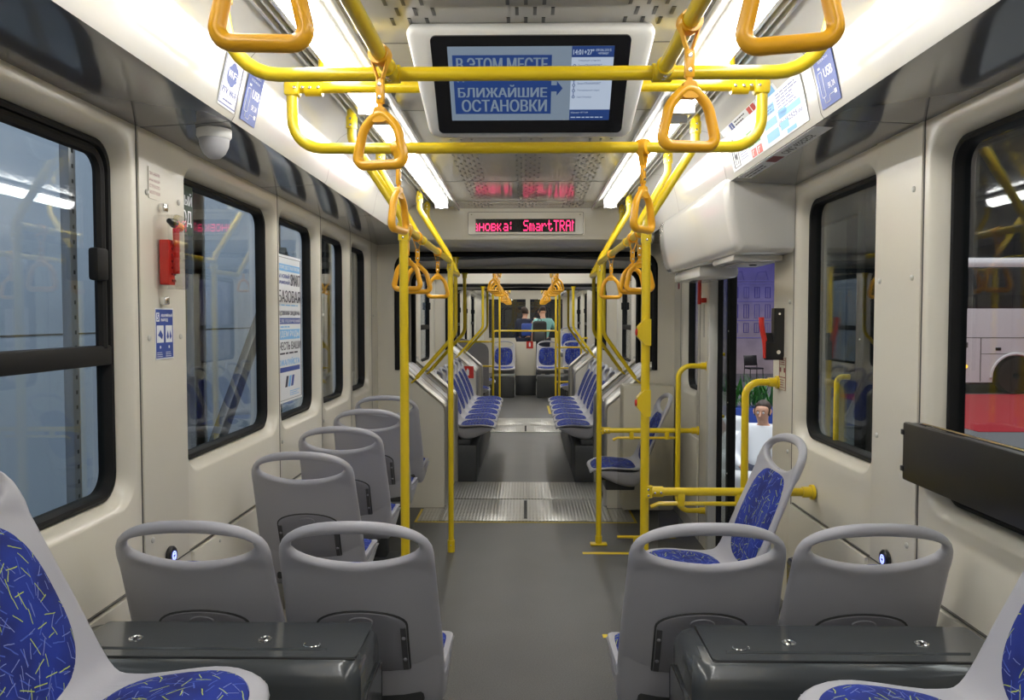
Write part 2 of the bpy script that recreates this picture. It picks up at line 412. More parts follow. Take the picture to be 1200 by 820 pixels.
for (y, zs) in ((2.39, (.8, 1.42, 1.86)), (2.61, (.8, 1.42, 1.86)), (3.69, (.9, 1.5)), (4.46, (.9, 1.5)), (5.93, (.8, 1.5))):
    for z in zs: mb.lathe([(.009, 0), (.009, .003), (.005, .006)], (-W+.006, y, z), (1, 0, 0), 12)
for y in (2.5, 2.9, 3.5, 4.0): mb.lathe([(.007, 0), (.004, .004)], (-W+.014, y, .655), (1, 0, 0), 10)
wl = struct(mb.build('wall_left'))
for m_ in L_mods:
    window(-1, m_[2], slider=1.375 if m_[0] < 2 else None)
R_mods = [(-1.6, .70, (-1.3, .60, .965, 1.975)), (.70, 2.33, (.80, 2.26, .965, 1.975)), (2.628, 3.428, (2.675, 3.375, *HZ)), (5.25, 5.90, (5.36, 5.82, *HZ))]
mb = side_wall(1, R_mods, [(2.33, 2.628, Z0, Z1, .03, .006), (3.428, 3.70, Z0, Z1, .06), (4.906, 5.25, Z0, Z1, .06), (5.90, 6.15), (3.70, 4.906, 1.93, Z1, .06)], 'wall_right')
mb.m('groove')
for y in (.70, 2.327, 3.43, 5.25, 5.90): mb.b2(W-.0012, W+.001, y-.003, y+.003, 0, Z1)
mb.b2(W-.0075, W+.001, -1.6, 3.40, .686, .690)
mb.m('wall')
for (a, b) in ((-1.5, .68), (.72, 2.31), (2.65, 3.42), (5.27, 5.88)): mb.b2(W-.014, W+.001, a, b, .10, .68, .006)
mb.m('wallgrey')
for (y, zs) in ((2.375, (.8, 1.10, 1.60, 1.86)), (2.59, (.8, 1.10, 1.60)), (3.46, (.9, 1.55))):
    for z in zs: mb.lathe([(.009, 0), (.009, .003), (.005, .006)], (W-.006, y, z), (-1, 0, 0), 12)
mb.b2(W-.022, W+.065, 4.90, 4.96, 0, 1.93, .006)      # grey door jamb
mb.m('rubber'); mb.b2(W+.03, W+.06, 3.70, 3.715, 0, 1.93); mb.b2(W+.03, W+.06, 4.885, 4.90, 0, 1.93)
mb.m('darkred'); mb.b2(W-.002, W+.001, 5.96, 6.02, 1.70, 1.82)
wr = struct(mb.build('wall_right'))
for m_ in R_mods: window(1, m_[2], slider=1.375 if m_[0] < 0 else None)
# ------------------------------------------------------------------ coves and ceiling (one profile per side, extruded along the car)
def cove_prof(s):
    P = [(W+.01, 2.046), (.90, 2.060), (.872, 2.064), (.863, 2.078), (.848, 2.15), (.832, 2.215), (.82, 2.24), (.80, 2.262), (.775, 2.278), (.74, 2.286), (.675, 2.290)]
    return [(s*x, z) for x, z in P]
def extrude_y(mb, prof, y0, y1):
    mb.loops([[V((x, y, z)) for x, z in prof] for y in (y0, y1)], closed=False)
def cove_car(y0, y1, seams, tag_):
    for s, nm in ((-1, 'left'), (1, 'right')):
        mb = MB(); p = cove_prof(s)
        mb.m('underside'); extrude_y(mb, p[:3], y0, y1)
        mb.m('cove'); extrude_y(mb, p[2:], y0, y1)
        mb.m('alu')
        q = [(s*x, z) for x, z in ((.675, 2.290), (.690, 2.272), (.678, 2.268), (.672, 2.285), (.655, 2.285), (.652, 2.258), (.644, 2.255), (.640, 2.275), (.626, 2.275), (.622, 2.248), (.612, 2.245), (.606, 2.268), (.60, 2.268), (.596, 2.240), (.590, 2.240), (.590, 2.27))]
        extrude_y(mb, q, y0, y1)
        mb.m('groove')
        for y in seams:
            for (x0, z0), (x1, z1) in zip(p, p[1:]):
                nx, nz = (z1-z0), -(x1-x0); l = sqrt(nx*nx+nz*nz)*s; nx /= l; nz /= l
                mb.face([mb.bm.verts.new(v) for v in (V((x0-nx*.0008, y-.002, z0-nz*.0008)), V((x1-nx*.0008, y-.002, z1-nz*.0008)), V((x1-nx*.0008, y+.002, z1-nz*.0008)), V((x0-nx*.0008, y+.002, z0-nz*.0008)))])
        struct(mb.build('trim_cove_%s%s' % (nm, tag_), sharp=28))
cove_car(-1.6, 6.15, (.7, 2.36, 3.45, 4.5), '')
def ceiling(y0, y1, seams, name, vents):
    mb = MB().m('ceil')
    mb.b2(-.47, .47, y0, y1, 2.25, 2.28)
    mb.m('white')
    for s in (-1, 1):
        mb.b2(s*.462, s*.476, y0, y1, 2.236, 2.262, .003)
        mb.b2(s*.476, s*.50, y0, y1, 2.25, 2.28)
        mb.b2(s*.50, s*.60, y0, y1, 2.262, 2.28)
    mb.m('groove')
    for y in seams: mb.b2(-.46, .46, y-.003, y+.003, 2.2488, 2.251)
    mb.m('black')
    for (a, b) in vents:
        i = 0; y = a
        while y < b:
            for cx in (-.30, 0, .30):
                offs = (-.045, 0, .045) if i % 2 == 0 else (-.0225, .0225, .0675)
                for o in offs: mb.b2(cx+o-.0045, cx+o+.0045, y-.024, y+.024, 2.2484, 2.251)
            y += .066; i += 1
    return struct(mb.build(name))
ceiling(-1.6, 5.62, (1.1, 2.25, 2.97, 3.72, 4.5, 5.24), 'ceiling', ((.9, 2.12), (3.4, 5.55)))
def lamp_tube(s, y0, y1, label, grp='ceiling light tubes', cx=.545):
    t = empty('ceiling_light', (s*cx, (y0+y1)/2, 2.235), 0, label, 'ceiling light', grp)
    L = (y1-y0)/2
    mb = MB().m('tube'); 
    P = [(.040*cos(radians(a)), .045*sin(radians(a))) for a in range(180, 361, 20)]
    mb.loops([[V((x, y, z)) for x, z in P] for y in (-L+.03, L-.03)], True, True, True)
    mb.build('diffuser', t)
    for y in (-1, 1): mb = MB().m('plasticlight'); mb.b2(-.043, .043, y*L-.028 if y > 0 else -L, y*L if y > 0 else -L+.028, -.045, .015, .004); mb.build('end_cap', t)
    mb = MB().m('white'); mb.b2(-.046, .046, -L, L, .002, .016, .002); mb.build('housing', t)
for s, side in ((-1, 'left'), (1, 'right')):
    lamp_tube(s, -1.5, .55, 'bright ceiling light tube on the %s, behind the near straps' % side)
    lamp_tube(s, .6, 2.82, 'long bright ceiling light tube on the %s above the crossbars in front of the screen' % side)
    lamp_tube(s, 2.92, 5.18, 'bright ceiling light tube on the %s between the hanging screen and the red text sign' % side)
# header above the gangway portal
mb = MB().m('wall')
prof = [(5.60, 2.295), (5.60, 2.07), (5.615, 2.035), (5.66, 2.015), (6.0, 2.005), (6.12, 1.995)]
mb.loops([[V((x, y, z)) for y, z in prof] for x in (-.90, .90)], closed=False)
mb.b2(-1.14, 1.14, 5.604, 5.63, 2.12, 2.31)
struct(mb.build('trim_header'))
# ------------------------------------------------------------------ bulkheads (U-shaped portals)
def bulkhead(y, name, top=1.975, th=.035, side=1.15, ceilz=2.3):
    def fr(u, v, n=0): return V((u, y+n, v))
    arch = fillet([(-1.0, 1.10, 0), (-1.0, top, 0), (1.0, top, 0), (1.0, 1.10, 0)], .11, 6)
    mb = MB().m('wall')
    for s in (-1, 1):
        poly = fillet([(s*side, 0, 0), (s*.635, 0, 0), (s*.635, .785, 0), (s*1.0, 1.10, 0), (s*1.0, 1.6, 0), (s*side, 1.6, 0)], [0.001, .001, .05, .03, .001, .001], 4, True)
        mb.prism([(p.x, p.y) for p in poly], fr, 0, th)
    up = [(-side, 1.6), (-1.0, 1.6)]+[(p.x, p.y) for p in arch[1:-1]]+[(1.0, 1.6), (side, 1.6)]
    # the band above: strips between the arch and the roof
    A = [p for p in up[1:-1]]
    for (x0, z0), (x1, z1) in zip(A, A[1:]):
        if abs(x1-x0) < 1e-5: 
            continue
        mb.prism([(x0, z0), (x1, z1), (x1, ceilz), (x0, ceilz)], fr, 0, th)
    for s in (-1, 1): mb.prism([(s*side, 1.6), (s*1.0, 1.6), (s*1.0, ceilz), (s*side, ceilz)], fr, 0, th)
    ob = struct(mb.build(name))
    mb = MB().m('rubber')
    P = fillet([(-1.0, y+.01, 1.08), (-1.0, y+.01, top), (1.0, y+.01, top), (1.0, y+.01, 1.08)], .11, 6)
    mb.tube(P, .022, 8, sq=(1, 1.3)); struct(mb.build('trim_seal'))
    mb = MB().m('alu')
    for s in (-1, 1):
        Q = fillet([(s*.985, y+.055, 1.14), (s*.985, y+.055, 1.11), (s*.63, y+.055, .80), (s*.63, y+.055, 0.01)], .05, 5)
        mb.tube(Q, .022, 8, sq=(1, 1))
    struct(mb.build('trim_edge'))
    return ob
bulkhead(6.15, 'wall_front')
bulkhead(7.06, 'wall_middle', top=1.90)
bulkhead(10.05, 'wall_middle_rear', top=1.90)
bulkhead(11.25, 'wall_rear_portal', top=1.90)
def gangway(y0, y1, name, roof):
    mb = MB().m('rubber'); n = int((y1-y0)/.05)
    for s in (-1, 1):
        L = []
        for i in range(n+1):
            y = y0+(y1-y0)*i/n; x = s*(1.03+(.035 if i % 2 else 0)); L.append([V((x, y, 0)), V((x, y, 1.1)), V((x, y, 2.05))])
        mb.loops(L, closed=False)
    mb.m('wallgrey'); L = []
    for i in range(13):
        y = y0+(y1-y0)*i/12; L.append([V((x, y, roof+(.012 if i % 2 else 0)-abs(x)*.04)) for x in (-1.05, -.6, 0, .6, 1.05)])
    mb.loops(L, closed=False)
    mb.m('steel')
    for s in (-1, 1):
        P = [(s*1.03, 1.10), (s*.99, 1.085), (s*.68, .815), (s*.655, .78), (s*.655, 0)]
        k = 7
        for j in range(k):
            a = y0+(y1-y0)*j/k; b = y0+(y1-y0)*(j+1)/k-.008
            mb.loops([[V((x+s*.003*(j % 2), y, z)) for x, z in P] for y in (a, b)], closed=False)
    mb.m('floor')
    struct(mb.build(name))
gangway(6.185, 7.06, 'wall_gangway', 1.955); gangway(10.085, 11.25, 'wall_gangway_rear', 1.915)
# ------------------------------------------------------------------ middle car
def simple_car(y0, y1, lw, rw, suffix, seams, sw=1.15):
    mb = MB().m('wall')
    for i, mods in ((-1, lw), (1, rw)):
        ys = y0
        for (a, b, hole) in mods:
            if a > ys: solid_panel(mb, i, ys, a)
            window_panel(mb, i, a, b, hole); ys = b
        if ys < y1: solid_panel(mb, i, ys, y1)
    struct(mb.build('wall_'+suffix))
    for i, mods in ((-1, lw), (1, rw)):
        for (a, b, hole) in mods: window(i, hole, slider=1.375)
    cove_car(y0, y1, seams, '_'+suffix)
simple_car(7.095, 10.05, [(7.2, 8.55, (7.32, 8.42, *HZ)), (8.6, 9.95, (8.72, 9.82, *HZ))], [(7.2, 8.55, (7.32, 8.42, *HZ)), (8.6, 9.95, (8.72, 9.82, *HZ))], 'middle_car', ())
ceiling(7.095, 10.05, (8, 9), 'ceiling_middle_car', ())
simple_car(11.285, 21.6, [(11.5, 12.8, (11.62, 12.68, *HZ)), (13.2, 14.5, (13.3, 14.4, *HZ)), (14.9, 16.2, (15.0, 16.1, *HZ)), (16.6, 18.4, (16.7, 18.3, *HZ))],
           [(11.5, 12.6, (11.6, 12.5, *HZ)), (14.9, 16.2, (15.0, 16.1, *HZ)), (16.6, 18.4, (16.7, 18.3, *HZ))], 'rear_car', ())
ceiling(11.285, 21.6, (13, 15, 17), 'ceiling_rear_car', ())
for s, side in ((-1, 'left'), (1, 'right')):
    lamp_tube(s, 7.3, 9.9, 'light tube on the %s ceiling of the middle car between the two gangways' % side)
    lamp_tube(s, 11.5, 14.0, 'distant light tube on the %s ceiling just beyond the second gangway' % side)
    lamp_tube(s, 14.2, 17.0, 'light tube on the %s ceiling of the last car above the low partition' % side)
    lamp_tube(s, 17.3, 21.0, 'farthest light tube on the %s ceiling, added to brighten the last car' % side)  # extra tubes added to brighten the far end
mb = MB().m('halldark'); mb.b2(-1.28, 1.28, -1.7, 21.7, 2.32, 2.40); struct(mb.build('ceiling_leak_block'))  # unseen slab added over the cars to stop hall light leaking in
# end walls
mb = MB().m('wall'); mb.b2(-1.2, 1.2, -1.65, -1.6, 0, 2.3); struct(mb.build('wall_back'))
mb = MB().m('wall'); mb.b2(-1.2, 1.2, 21.6, 21.65, 0, .95); mb.b2(-1.2, -1.0, 21.6, 21.65, .95, 2.3); mb.b2(1.0, 1.2, 21.6, 21.65, .95, 2.3); mb.b2(-1.0, 1.0, 21.6, 21.65, 2.0, 2.3); mb.b2(-.0, .12, 21.6, 21.65, .95, 2.0)
struct(mb.build('wall_far'))
mb = MB().m('glass'); mb.b2(-1, 1, 21.61, 21.62, .95, 2.0); struct(mb.build('window_end'))
# ------------------------------------------------------------------ open door: two leaves slid outside the wall
def door_leaf(y0, y1, n):
    x = 1.275
    mb = MB().m('rubber')
    z0, z1 = -.05, 1.98
    mb.b2(x, x+.045, y0, y0+.075, z0, z1, .008); mb.b2(x, x+.045, y1-.075, y1, z0, z1, .008)
    mb.b2(x, x+.045, y0, y1, z0, z0+.12, .008); mb.b2(x, x+.045, y0, y1, z1-.10, z1, .008)
    mb.m('chrome')
    for z in (.5, .95, 1.4): mb.lathe([(.006, 0), (.004, .003)], (x, y0+.03, z), (-1, 0, 0), 8)
    o = struct(mb.build('door_%d' % n)); g = MB().m('tinted'); g.b2(x+.018, x+.024, y0+.07, y1-.07, z0+.11, z1-.09); g.build('glass', o)
    h = MB().m('yellow'); h.tube(fillet([(x, y0+.12, .85), (x-.05, y0+.12, .85), (x-.05, y0+.12, 1.25), (x, y0+.12, 1.25)], .03), .011, 8); h.build('door_handle', o)
door_leaf(4.98, 5.60, 1); door_leaf(3.02, 3.64, 2)
# ------------------------------------------------------------------ seats
PROF = cr_spline([V((0, y, z)) for y, z in ((.565, .418), (.545, .442), (.45, .456), (.33, .446), (.255, .444), (.215, .462), (.182, .515), (.125, .655), (.062, .81), (0, .955))], 10)
_s = [0]
for a, b in zip(PROF, PROF[1:]): _s.append(_s[-1]+(b-a).length)
LEN = _s[-1]
def pmap(x, v, n=0):
    """unrolled seat surface: x across, v along the profile from the front edge to the top of the back, n towards the sitter"""
    v = min(max(v, 0), LEN); i = 0
    while i < len(_s)-2 and _s[i+1] < v: i += 1
    t = (v-_s[i])/(_s[i+1]-_s[i]); p = PROF[i].lerp(PROF[i+1], t)
    k0 = max(i-1, 0); k1 = min(i+2, len(PROF)-1); T = (PROF[k1]-PROF[k0]).normalized()
    nn = n+.020*min(1, abs(x)/.22)**2.2*(.35+.65*min(1, v/.3))
    return V((x, p.y+T.z*nn, p.z-T.y*nn))
def vz(z):
    for i in range(len(PROF)-1, 0, -1):
        if PROF[i-1].z <= z <= PROF[i].z: return _s[i-1]+(_s[i]-_s[i-1])*(z-PROF[i-1].z)/(PROF[i].z-PROF[i-1].z)
def outline():
    P = []
    hb = .222
    def corner(cx, cy, a, b, a0, n=2.3, k=12):
        for i in range(k+1):
            t = radians(a0+90*i/k); c = cos(t); s_ = sin(t)
            P.append((cx+a*math.copysign(abs(c)**(2/n), c), cy+b*math.copysign(abs(s_)**(2/n), s_)))
    corner(.01, LEN-.115, .197, .115, 0, 2.1)          # top right going to the top
    corner(-.01, LEN-.115, .197, .115, 90, 2.1)
    for v in (.70, .6, .5): P.append((-(.210+(.218-.210)*(.7-v)/.2), v))
    P.append((-.218, .40)); P.append((-.214, .30)); P.append((-.218, .2))
    corner(-.12, .12, .10, .12, 180); corner(.12, .12, .10, .12, 270)
    P.append((.218, .2)); P.append((.214, .30)); P.append((.218, .40))
    for v in (.5, .6, .7): P.append(((.210+(.218-.210)*(.7-v)/.2), v))
    Q = P+[P[0]]; d = [0]
    for a, b in zip(Q, Q[1:]): d.append(d[-1]+math.dist(a, b))
    N = 104; out = []; j = 0
    for i in range(N):
        t = d[-1]*i/N
        while d[j+1] < t: j += 1
        f = (t-d[j])/(d[j+1]-d[j]+1e-9); out.append((Q[j][0]+(Q[j+1][0]-Q[j][0])*f, Q[j][1]+(Q[j+1][1]-Q[j][1])*f))
    return out
def shell_mesh():
    O = outline(); hv = LEN-.084; N = len(O); S = 26
    mb = MB().m('plastic'); L = []
    def pt(i, s, side):
        ox, ov = O[i]; ang = atan2((ov-hv)/.050, ox/.172)
        c, q = cos(ang), sin(ang); n = 2.15; hx = .172*math.copysign(abs(c)**(2/n), c); hh = hv+.050*math.copysign(abs(q)**(2/n), q)
        x = hx+(ox-hx)*s; v = hh+(ov-hh)*s
        span = math.dist((hx, hh), (ox, ov))
        e = min(s, 1-s)*span               # distance to nearest edge
        t = .0155; r = .017
        if v < .3: t = .011
        h = t if e >= r else t*sqrt(max(0, 1-(1-e/r)**2))
        if span > .10:      # panel thins away from the ring
            dd = s*span; h = h*(.62+.38*math.exp(-(dd/.035)**2)) if dd > .012 else h
            edge = (1-s)*span; h = max(h, h)
        return pmap(x, v, h*side)
    ss = []
    for k in range(S+1):
        t = k/S; ss.append(.5-.5*cos(pi*t))
    ss = [0.0, .004, .012, .022, .04, .07]+[.07+.86*k/18 for k in range(1, 18)]+[.93, .96, .978, .988, .996, 1.0]
    # spans differ: use local blend so thin parts stay round
    def sval(i, k):
        ox, ov = O[i]; ang = atan2((ov-hv)/.050, ox/.172)
        span = math.dist((.172*cos(ang), hv+.050*sin(ang)), (ox, ov))
        u = k/(len(ss)-1)
        a = .5-.5*cos(pi*u)
        wgt = min(1, max(0, (span-.05)/.12))
        return a*(1-wgt)+ss[k]*wgt
    K = len(ss)
    for side in (1, -1):
        ks = range(K) if side == 1 else range(K-2, 0, -1)
        for k in ks: L.append([pt(i, sval(i, k), side) for i in range(N)])
    vl = [[mb.bm.verts.new(p) for p in l] for l in L]; M_ = len(vl)
    for q in range(M_):
        a = vl[q]; b = vl[(q+1) % M_]
        for i in range(N):
            j = (i+1) % N; mb.face((a[i], a[j], b[j], b[i]))
    return mb
def pad_mesh(v0, v1, hw, th, nexp=3.6, n0=.010, taper=0):
    """upholstered pad with UVs in metres"""
    bm = bmesh.new(); uvl = bm.loops.layers.uv.new('UVMap'); cv = (v0+v1)/2; hh = (v1-v0)/2; R = 14; N = 56
    ou = (random.random()*5, random.random()*5)
    def q(i, r):
        a = 2*pi*i/N; c, s_ = cos(a), sin(a)
        x = hw*math.copysign(abs(c)**(2/nexp), c); y = hh*math.copysign(abs(s_)**(2/nexp), s_)
        x *= (1+taper*(-y/hh))
        rr = min(r, 1); n = n0+th*(1-rr**5) if r <= 1 else n0-.012
        return (x*rr, cv+y*rr, n)
    rs = [k/R for k in range(1, R-2)]+[.90, .95, .98, 1.0, 1.01]
    c0 = bm.verts.new(pmap(0, cv, n0+th)); uvd = {c0: (0, cv)}
    rings = []
    for r in rs:
        ring = []
        for i in range(N):
            x, y, n = q(i, r); v = bm.verts.new(pmap(x, y, n)); uvd[v] = (x, y); ring.append(v)
        rings.append(ring)
    for i in range(N): bm.faces.new((c0, rings[0][i], rings[0][(i+1) % N]))
    for a, b in zip(rings, rings[1:]):
        for i in range(N): bm.faces.new((a[i], a[(i+1) % N], b[(i+1) % N], b[i]))
    bmesh.ops.recalc_face_normals(bm, faces=bm.faces)
    for f in bm.faces:
        f.smooth = True
        for l in f.loops: l[uvl].uv = (uvd[l.vert][0]+ou[0], uvd[l.vert][1]+ou[1])
    me = bpy.data.meshes.new('pad'); bm.to_mesh(me); bm.free(); me.materials.append(MT['fabric']); return me
def make_seat():
    root = empty('passenger_seat', (0, 0, 0))
    shell_mesh().build('seat_shell', root, sharp=60)
    for nm, args in (('seat_cushion', (.030, .340, .200, .017, 3.4, .008, .01)), ('back_cushion', (.395, LEN-.136, .176, .018, 2.9, .008, .03))):
        me = pad_mesh(*args); o = bpy.data.objects.new(nm, me); COL.objects.link(o); o.parent = root
    # recessed service panel in the back, arched top
    def arch(hw, v0, v1, vt, k=16):
        return [(-hw, v0), (hw, v0), (hw, v1)]+[(hw*cos(pi*i/k), v1+(vt-v1)*sin(pi*i/k)) for i in range(1, k)]+[(-hw, v1)]
    def fan(mb, poly, n, n2):
        c = (0, sum(p[1] for p in poly)/len(poly))
        Ls = []
        for r, nn in ((1, n2), (1, n), (.96, n-.0015), (.7, n-.0015), (.35, n-.0015), (.02, n-.0015)):
            Ls.append([pmap(c[0]+(p[0]-c[0])*r, c[1]+(p[1]-c[1])*r, nn) for p in poly2])
        mb.loops(Ls, True, False, True)
    def dens(poly, n=5):
        out = []
        for a, b in zip(poly, poly[1:]+poly[:1]):
            for k in range(n): out.append((a[0]+(b[0]-a[0])*k/n, a[1]+(b[1]-a[1])*k/n))
        return out
    vb, vt = .40, vz(.69); vs = vt-.055
    mb = MB().m('plasticdark')
    poly2 = dens(arch(.127, vb, vs, vt), 4); mb.m('groove' if False else 'darkgrey'); fan(mb, poly2, -.0115, 0)
    poly2 = dens(arch(.122, vb+.004, vs-.002, vt-.005), 4); mb.m('plasticdark'); fan(mb, poly2, -.0135, 0)
    # emblem oval
    for r0, r1 in ((.034, .031), (.014, .011)):
        ring = [(r0*cos(2*pi*i/24), vt-.035+r0*.5*sin(2*pi*i/24)) for i in range(24)]; ring2 = [(r1*cos(2*pi*i/24), vt-.035+r1*.5*sin(2*pi*i/24)) for i in range(24)]
        mb.loops([[pmap(x, v, -.0152) for x, v in ring], [pmap(x, v, -.0180) for x, v in ring2]], True, False, True)
    bp = mb.build('back_panel', root)
    for s in (-1, 1):
        mb = MB().m('stripgrey')
        vv = [vb+.01+(vs-.005-vb-.01)*k/8 for k in range(9)]
        mb.loops([[pmap(s*.106, v, -.010), pmap(s*.106, v, -.0185), pmap(s*.121, v, -.0185), pmap(s*.121, v, -.010)] for v in vv], True, True, True)
        mb.m('plasticdark')
        for v in (vs-.04, vb+.05):
            p = pmap(s*.1135, v, -.018); q = pmap(s*.1135, v, -.022); mb.lathe([(.006, 0), (.0055, .002), (.003, .004)], p, (q-p), 10)
        mb.build('side_strip', bp)
    # deep lower shell that carries the back down and under the pan
    low = cr_spline([V((0, y, z)) for y, z in ((.150, .60), (.178, .51), (.203, .425), (.232, .362), (.275, .338), (.36, .350), (.46, .392), (.53, .428))], 4)
    upp = cr_spline([V((0, y, z)) for y, z in ((.53, .440), (.44, .449), (.33, .439), (.262, .438), (.225, .458), (.192, .512), (.140, .628))], 4)
    mb = MB().m('plastic'); Ls = []
    for x, k in ((-.216, .25), (-.213, .6), (-.205, .85), (-.19, 1), (-.1, 1), (0, 1), (.1, 1), (.19, 1), (.205, .85), (.213, .6), (.216, .25)):
        n = len(low); m_ = len(upp); L_ = []
        for i, p in enumerate(low):
            q = upp[m_-1-round(i*(m_-1)/(n-1))]; L_.append(V((x, q.y+(p.y-q.y)*k+.012*(abs(x)/.22)**2, q.z+(p.z-q.z)*k)))
        for p in upp: L_.append(V((x, p.y+.012*(abs(x)/.22)**2, p.z)))
        Ls.append(L_)
    mb.loops(Ls, True, True, True); mb.build('lower_shell', root, sharp=60)
    mb = MB().m('darkgrey'); mb.b2(-.16, .16, .215, .50, .375, .425, .01); mb.b2(-.13, .13, .26, .46, .30, .38, .01)
    mb.m('plasticlight')
    for y in (.25, .33, .42):
        for s in (-1, 1): mb.lathe([(.007, 0), (.006, .004)], (s*.16, y, .40), (s, 0, 0), 8)
    mb.build('seat_bracket', root)
    mb = MB().m('darkgrey'); mb.b2(-.05, .05, .31, .41, .012, .31, .01); mb.b2(-.12, .12, .27, .45, 0, .014, .004); mb.build('pedestal', root)
    return root
seat0 = make_seat(); seat_used = [False]
def put_seat(x, y, rz, z, label, group=None, ped=True):
    if not seat_used[0]: o = seat0; seat_used[0] = True
    else: o = copy_tree(seat0)
    o.location = (x, y, z); o.rotation_euler = (0, 0, rz); tag(o, label, 'seat')
    if ped is not True:
        for ch in [c for c in bpy.data.objects if c.parent == o and (c.name.startswith('pedestal') or (ped is False and c.name.startswith('seat_bracket')))]: bpy.data.objects.remove(ch)
    if group: o['group'] = group
    elif 'group' in o.keys(): del o['group']
    return o
def lean(o, a, z): o.rotation_euler.x = radians(a); o.location.z += z
HP = pi/2
# row with backs to us
put_seat(-.887, 2.02, 0, 0, 'grey plastic seat back with oval handle beside the left wall, behind the left dark box', 'front seat backs')
put_seat(-.450, 2.02, 0, 0, 'grey plastic seat back left of the aisle at the end of the dark box', 'front seat backs')
put_seat(.480, 2.02, 0, 0, 'grey plastic seat back right of the aisle, hiding the base of a pole', 'front seat backs')
put_seat(.914, 2.02, 0, 0, 'grey plastic seat back beside the right wall, in front of the lit button', 'front seat backs')
for i, (y, lb) in enumerate(((3.09, 'grey single seat back under the window with the emergency hammer, nearest of the wall column'),
                             (3.75, 'grey single seat back, second of the column along the left wall'),
                             (4.45, 'grey single seat back, third of the column along the left wall'),
                             (5.02, 'grey single seat back, last of the column before the gangway wall'))):
    put_seat(-.895, y, 0, (0, .01, .014, .035)[i], lb, 'single seats along the left wall')
# sideways seats on the right
put_seat(.985, 2.895, HP, .10, 'blue upholstered sideways seat by the right window, beyond the two seat backs', ped=False)
put_seat(1.01, 5.55, HP, 0, 'blue sideways seat behind the clear screen on the far side of the doorway', ped=1)
# foreground sideways seats
lean(put_seat(-1.055, 1.385, -HP, .285, 'large blue patterned seat cut off at the lower left corner', ped=False), 3, -.02)
lean(put_seat(1.065, 1.345, HP, .285, 'large blue patterned seat cut off at the lower right corner', ped=False), 3, -.02)
# middle car benches
for s, side, rz in ((-1, 'left', -HP), (1, 'right', HP)):
    for i in range(6):
        nm = ('nearest', 'second', 'third', 'fourth', 'fifth', 'farthest')[i]
        put_seat(s*.845, 7.36+.452*i, rz, .045, '%s blue sideways seat of the row on the %s between the gangways' % (nm, side), 'sideways seats on the %s of the middle car' % side, ped=False)
    mb = MB().m('plinth'); mb.b2(s*.44, s*1.05, 7.12, 9.86, 0, .335, .015); mb.m('darkgrey'); mb.b2(s*.50, s*.80, 7.14, 9.84, .335, .385, .01)
    mb.m('plinth'); mb.b2(s*.436, s*.445, 7.5, 9.7, .06, .30, .003)
    tag(mb.build('seat_plinth'), 'dark grey plinth under the row of sideways seats on the %s' % side, 'plinth', 'seat plinths')
# dark boxes behind the foreground seats
def bogie_box(s, label):
    t = empty('equipment_box', (s*.76, 1.91, 0), 0, label, 'equipment box', 'dark equipment boxes')
    x0, x1 = -s*.385, s*.385       # inner end, wall end
    X0, X1 = min(x0, x1), max(x0, x1)
    mb = MB().m('box')
    L = []
    def rr(zz, g): return [V((a, b, zz)) for a, b in [(p.x, p.y) for p in fillet([(X0+g, -.15+g, 0), (X1-g, -.15+g, 0), (X1-g, .135-g, 0), (X0+g, .135-g, 0)], .035, 5, True)]]
    mb.loops([rr(0, 0), rr(.64, .004), rr(.665, .008), rr(.682, .02), rr(.688, .035)], True, True, True)
    mb.build('body', t)
    mb = MB().m('box')
    lid = [(p.x, p.y) for p in fillet([(X0+.06, -.10, 0), (X1-.02, -.10, 0), (X1-.02, .11, 0), (X0+.06, .11, 0)], .012, 3, True)]
    mb.prism(lid, lambda u, v, n=0: V((u, v, n)), .686, .692); mb.m('black')
    c = (X0+X1)/2+.02
    mb.tube([(X0+.06, -.102, .689), (X1-.02, -.102, .689)], .0022, 6); e = X0+.06 if s > 0 else X1-.06
    mb.tube([(e, -.10, .689), (e, .11, .689)], .0022, 6)
    mb.m('box'); mb.tube([(X0+.10, -.055, .692), (X1-.10, -.055, .692)], .004, 6)
    lidob = mb.build('lid', t)
    for dx in (-.20, .12):
        h = MB().m('chrome'); cx = -s*dx*1.0
        h.lathe([(.017, 0), (.017, .002), (.013, .004), (.012, .002), (.004, .002)], (cx, 0, .692), (0, 0, 1), 16); h.m('black'); h.b2(cx-.002, cx+.002, -.008, .008, .694, .6955)
        h.build('lock', lidob)
    h = MB().m('chrome'); cx = -s*.245
    h.tube([(cx+.02*cos(radians(a)), -.035+.014*sin(radians(a)), .6945) for a in range(150, 391, 20)], .0014, 5); h.build('ring_pull', lidob)
    h = MB().m('chrome')
    for dx in (-.27, -.22, .0, .05, .27): h.lathe([(.004, 0), (.003, .002)], (-s*dx, .115, .688), (0, 0, 1), 8)
    h.build('screw', t)
    # recessed hatch on the aisle end
    e = x0; mb = MB().m('box'); f = lambda u, v, n=0: V((e+(-s)*n, u, v))
    P = [(p.x, p.y) for p in fillet([(-.095, .12, 0), (.10, .12, 0), (.10, .60, 0), (-.095, .60, 0)], .02, 4, True)]
    mb.prism(P, f, -.004, .004); mb.m('black'); mb.tube([f(u, v, .003) for u, v in P], .0022, 6, True)
    mb.build('hatch', t)
    return t
bogie_box(-1, 'dark grey glossy box between the left foreground seat and the grey seat backs')
bogie_box(1, 'dark grey glossy box between the right foreground seat and the grey seat backs')
for s, side in ((-1, 'left'), (1, 'right')):
    mb = MB().m('plinth'); mb.b2(s*.62, s*1.12, .55, 1.74, 0, .60, .015); tag(mb.build('seat_plinth'), 'dark raised base beneath the %s foreground seat' % side, 'plinth', 'foreground seat bases')
mb = MB().m('box'); mb.b2(.62, .98, 2.72, 3.13, 0, .42, .02); tag(mb.build('seat_plinth'), 'low dark base under the sideways seat by the right window', 'plinth')
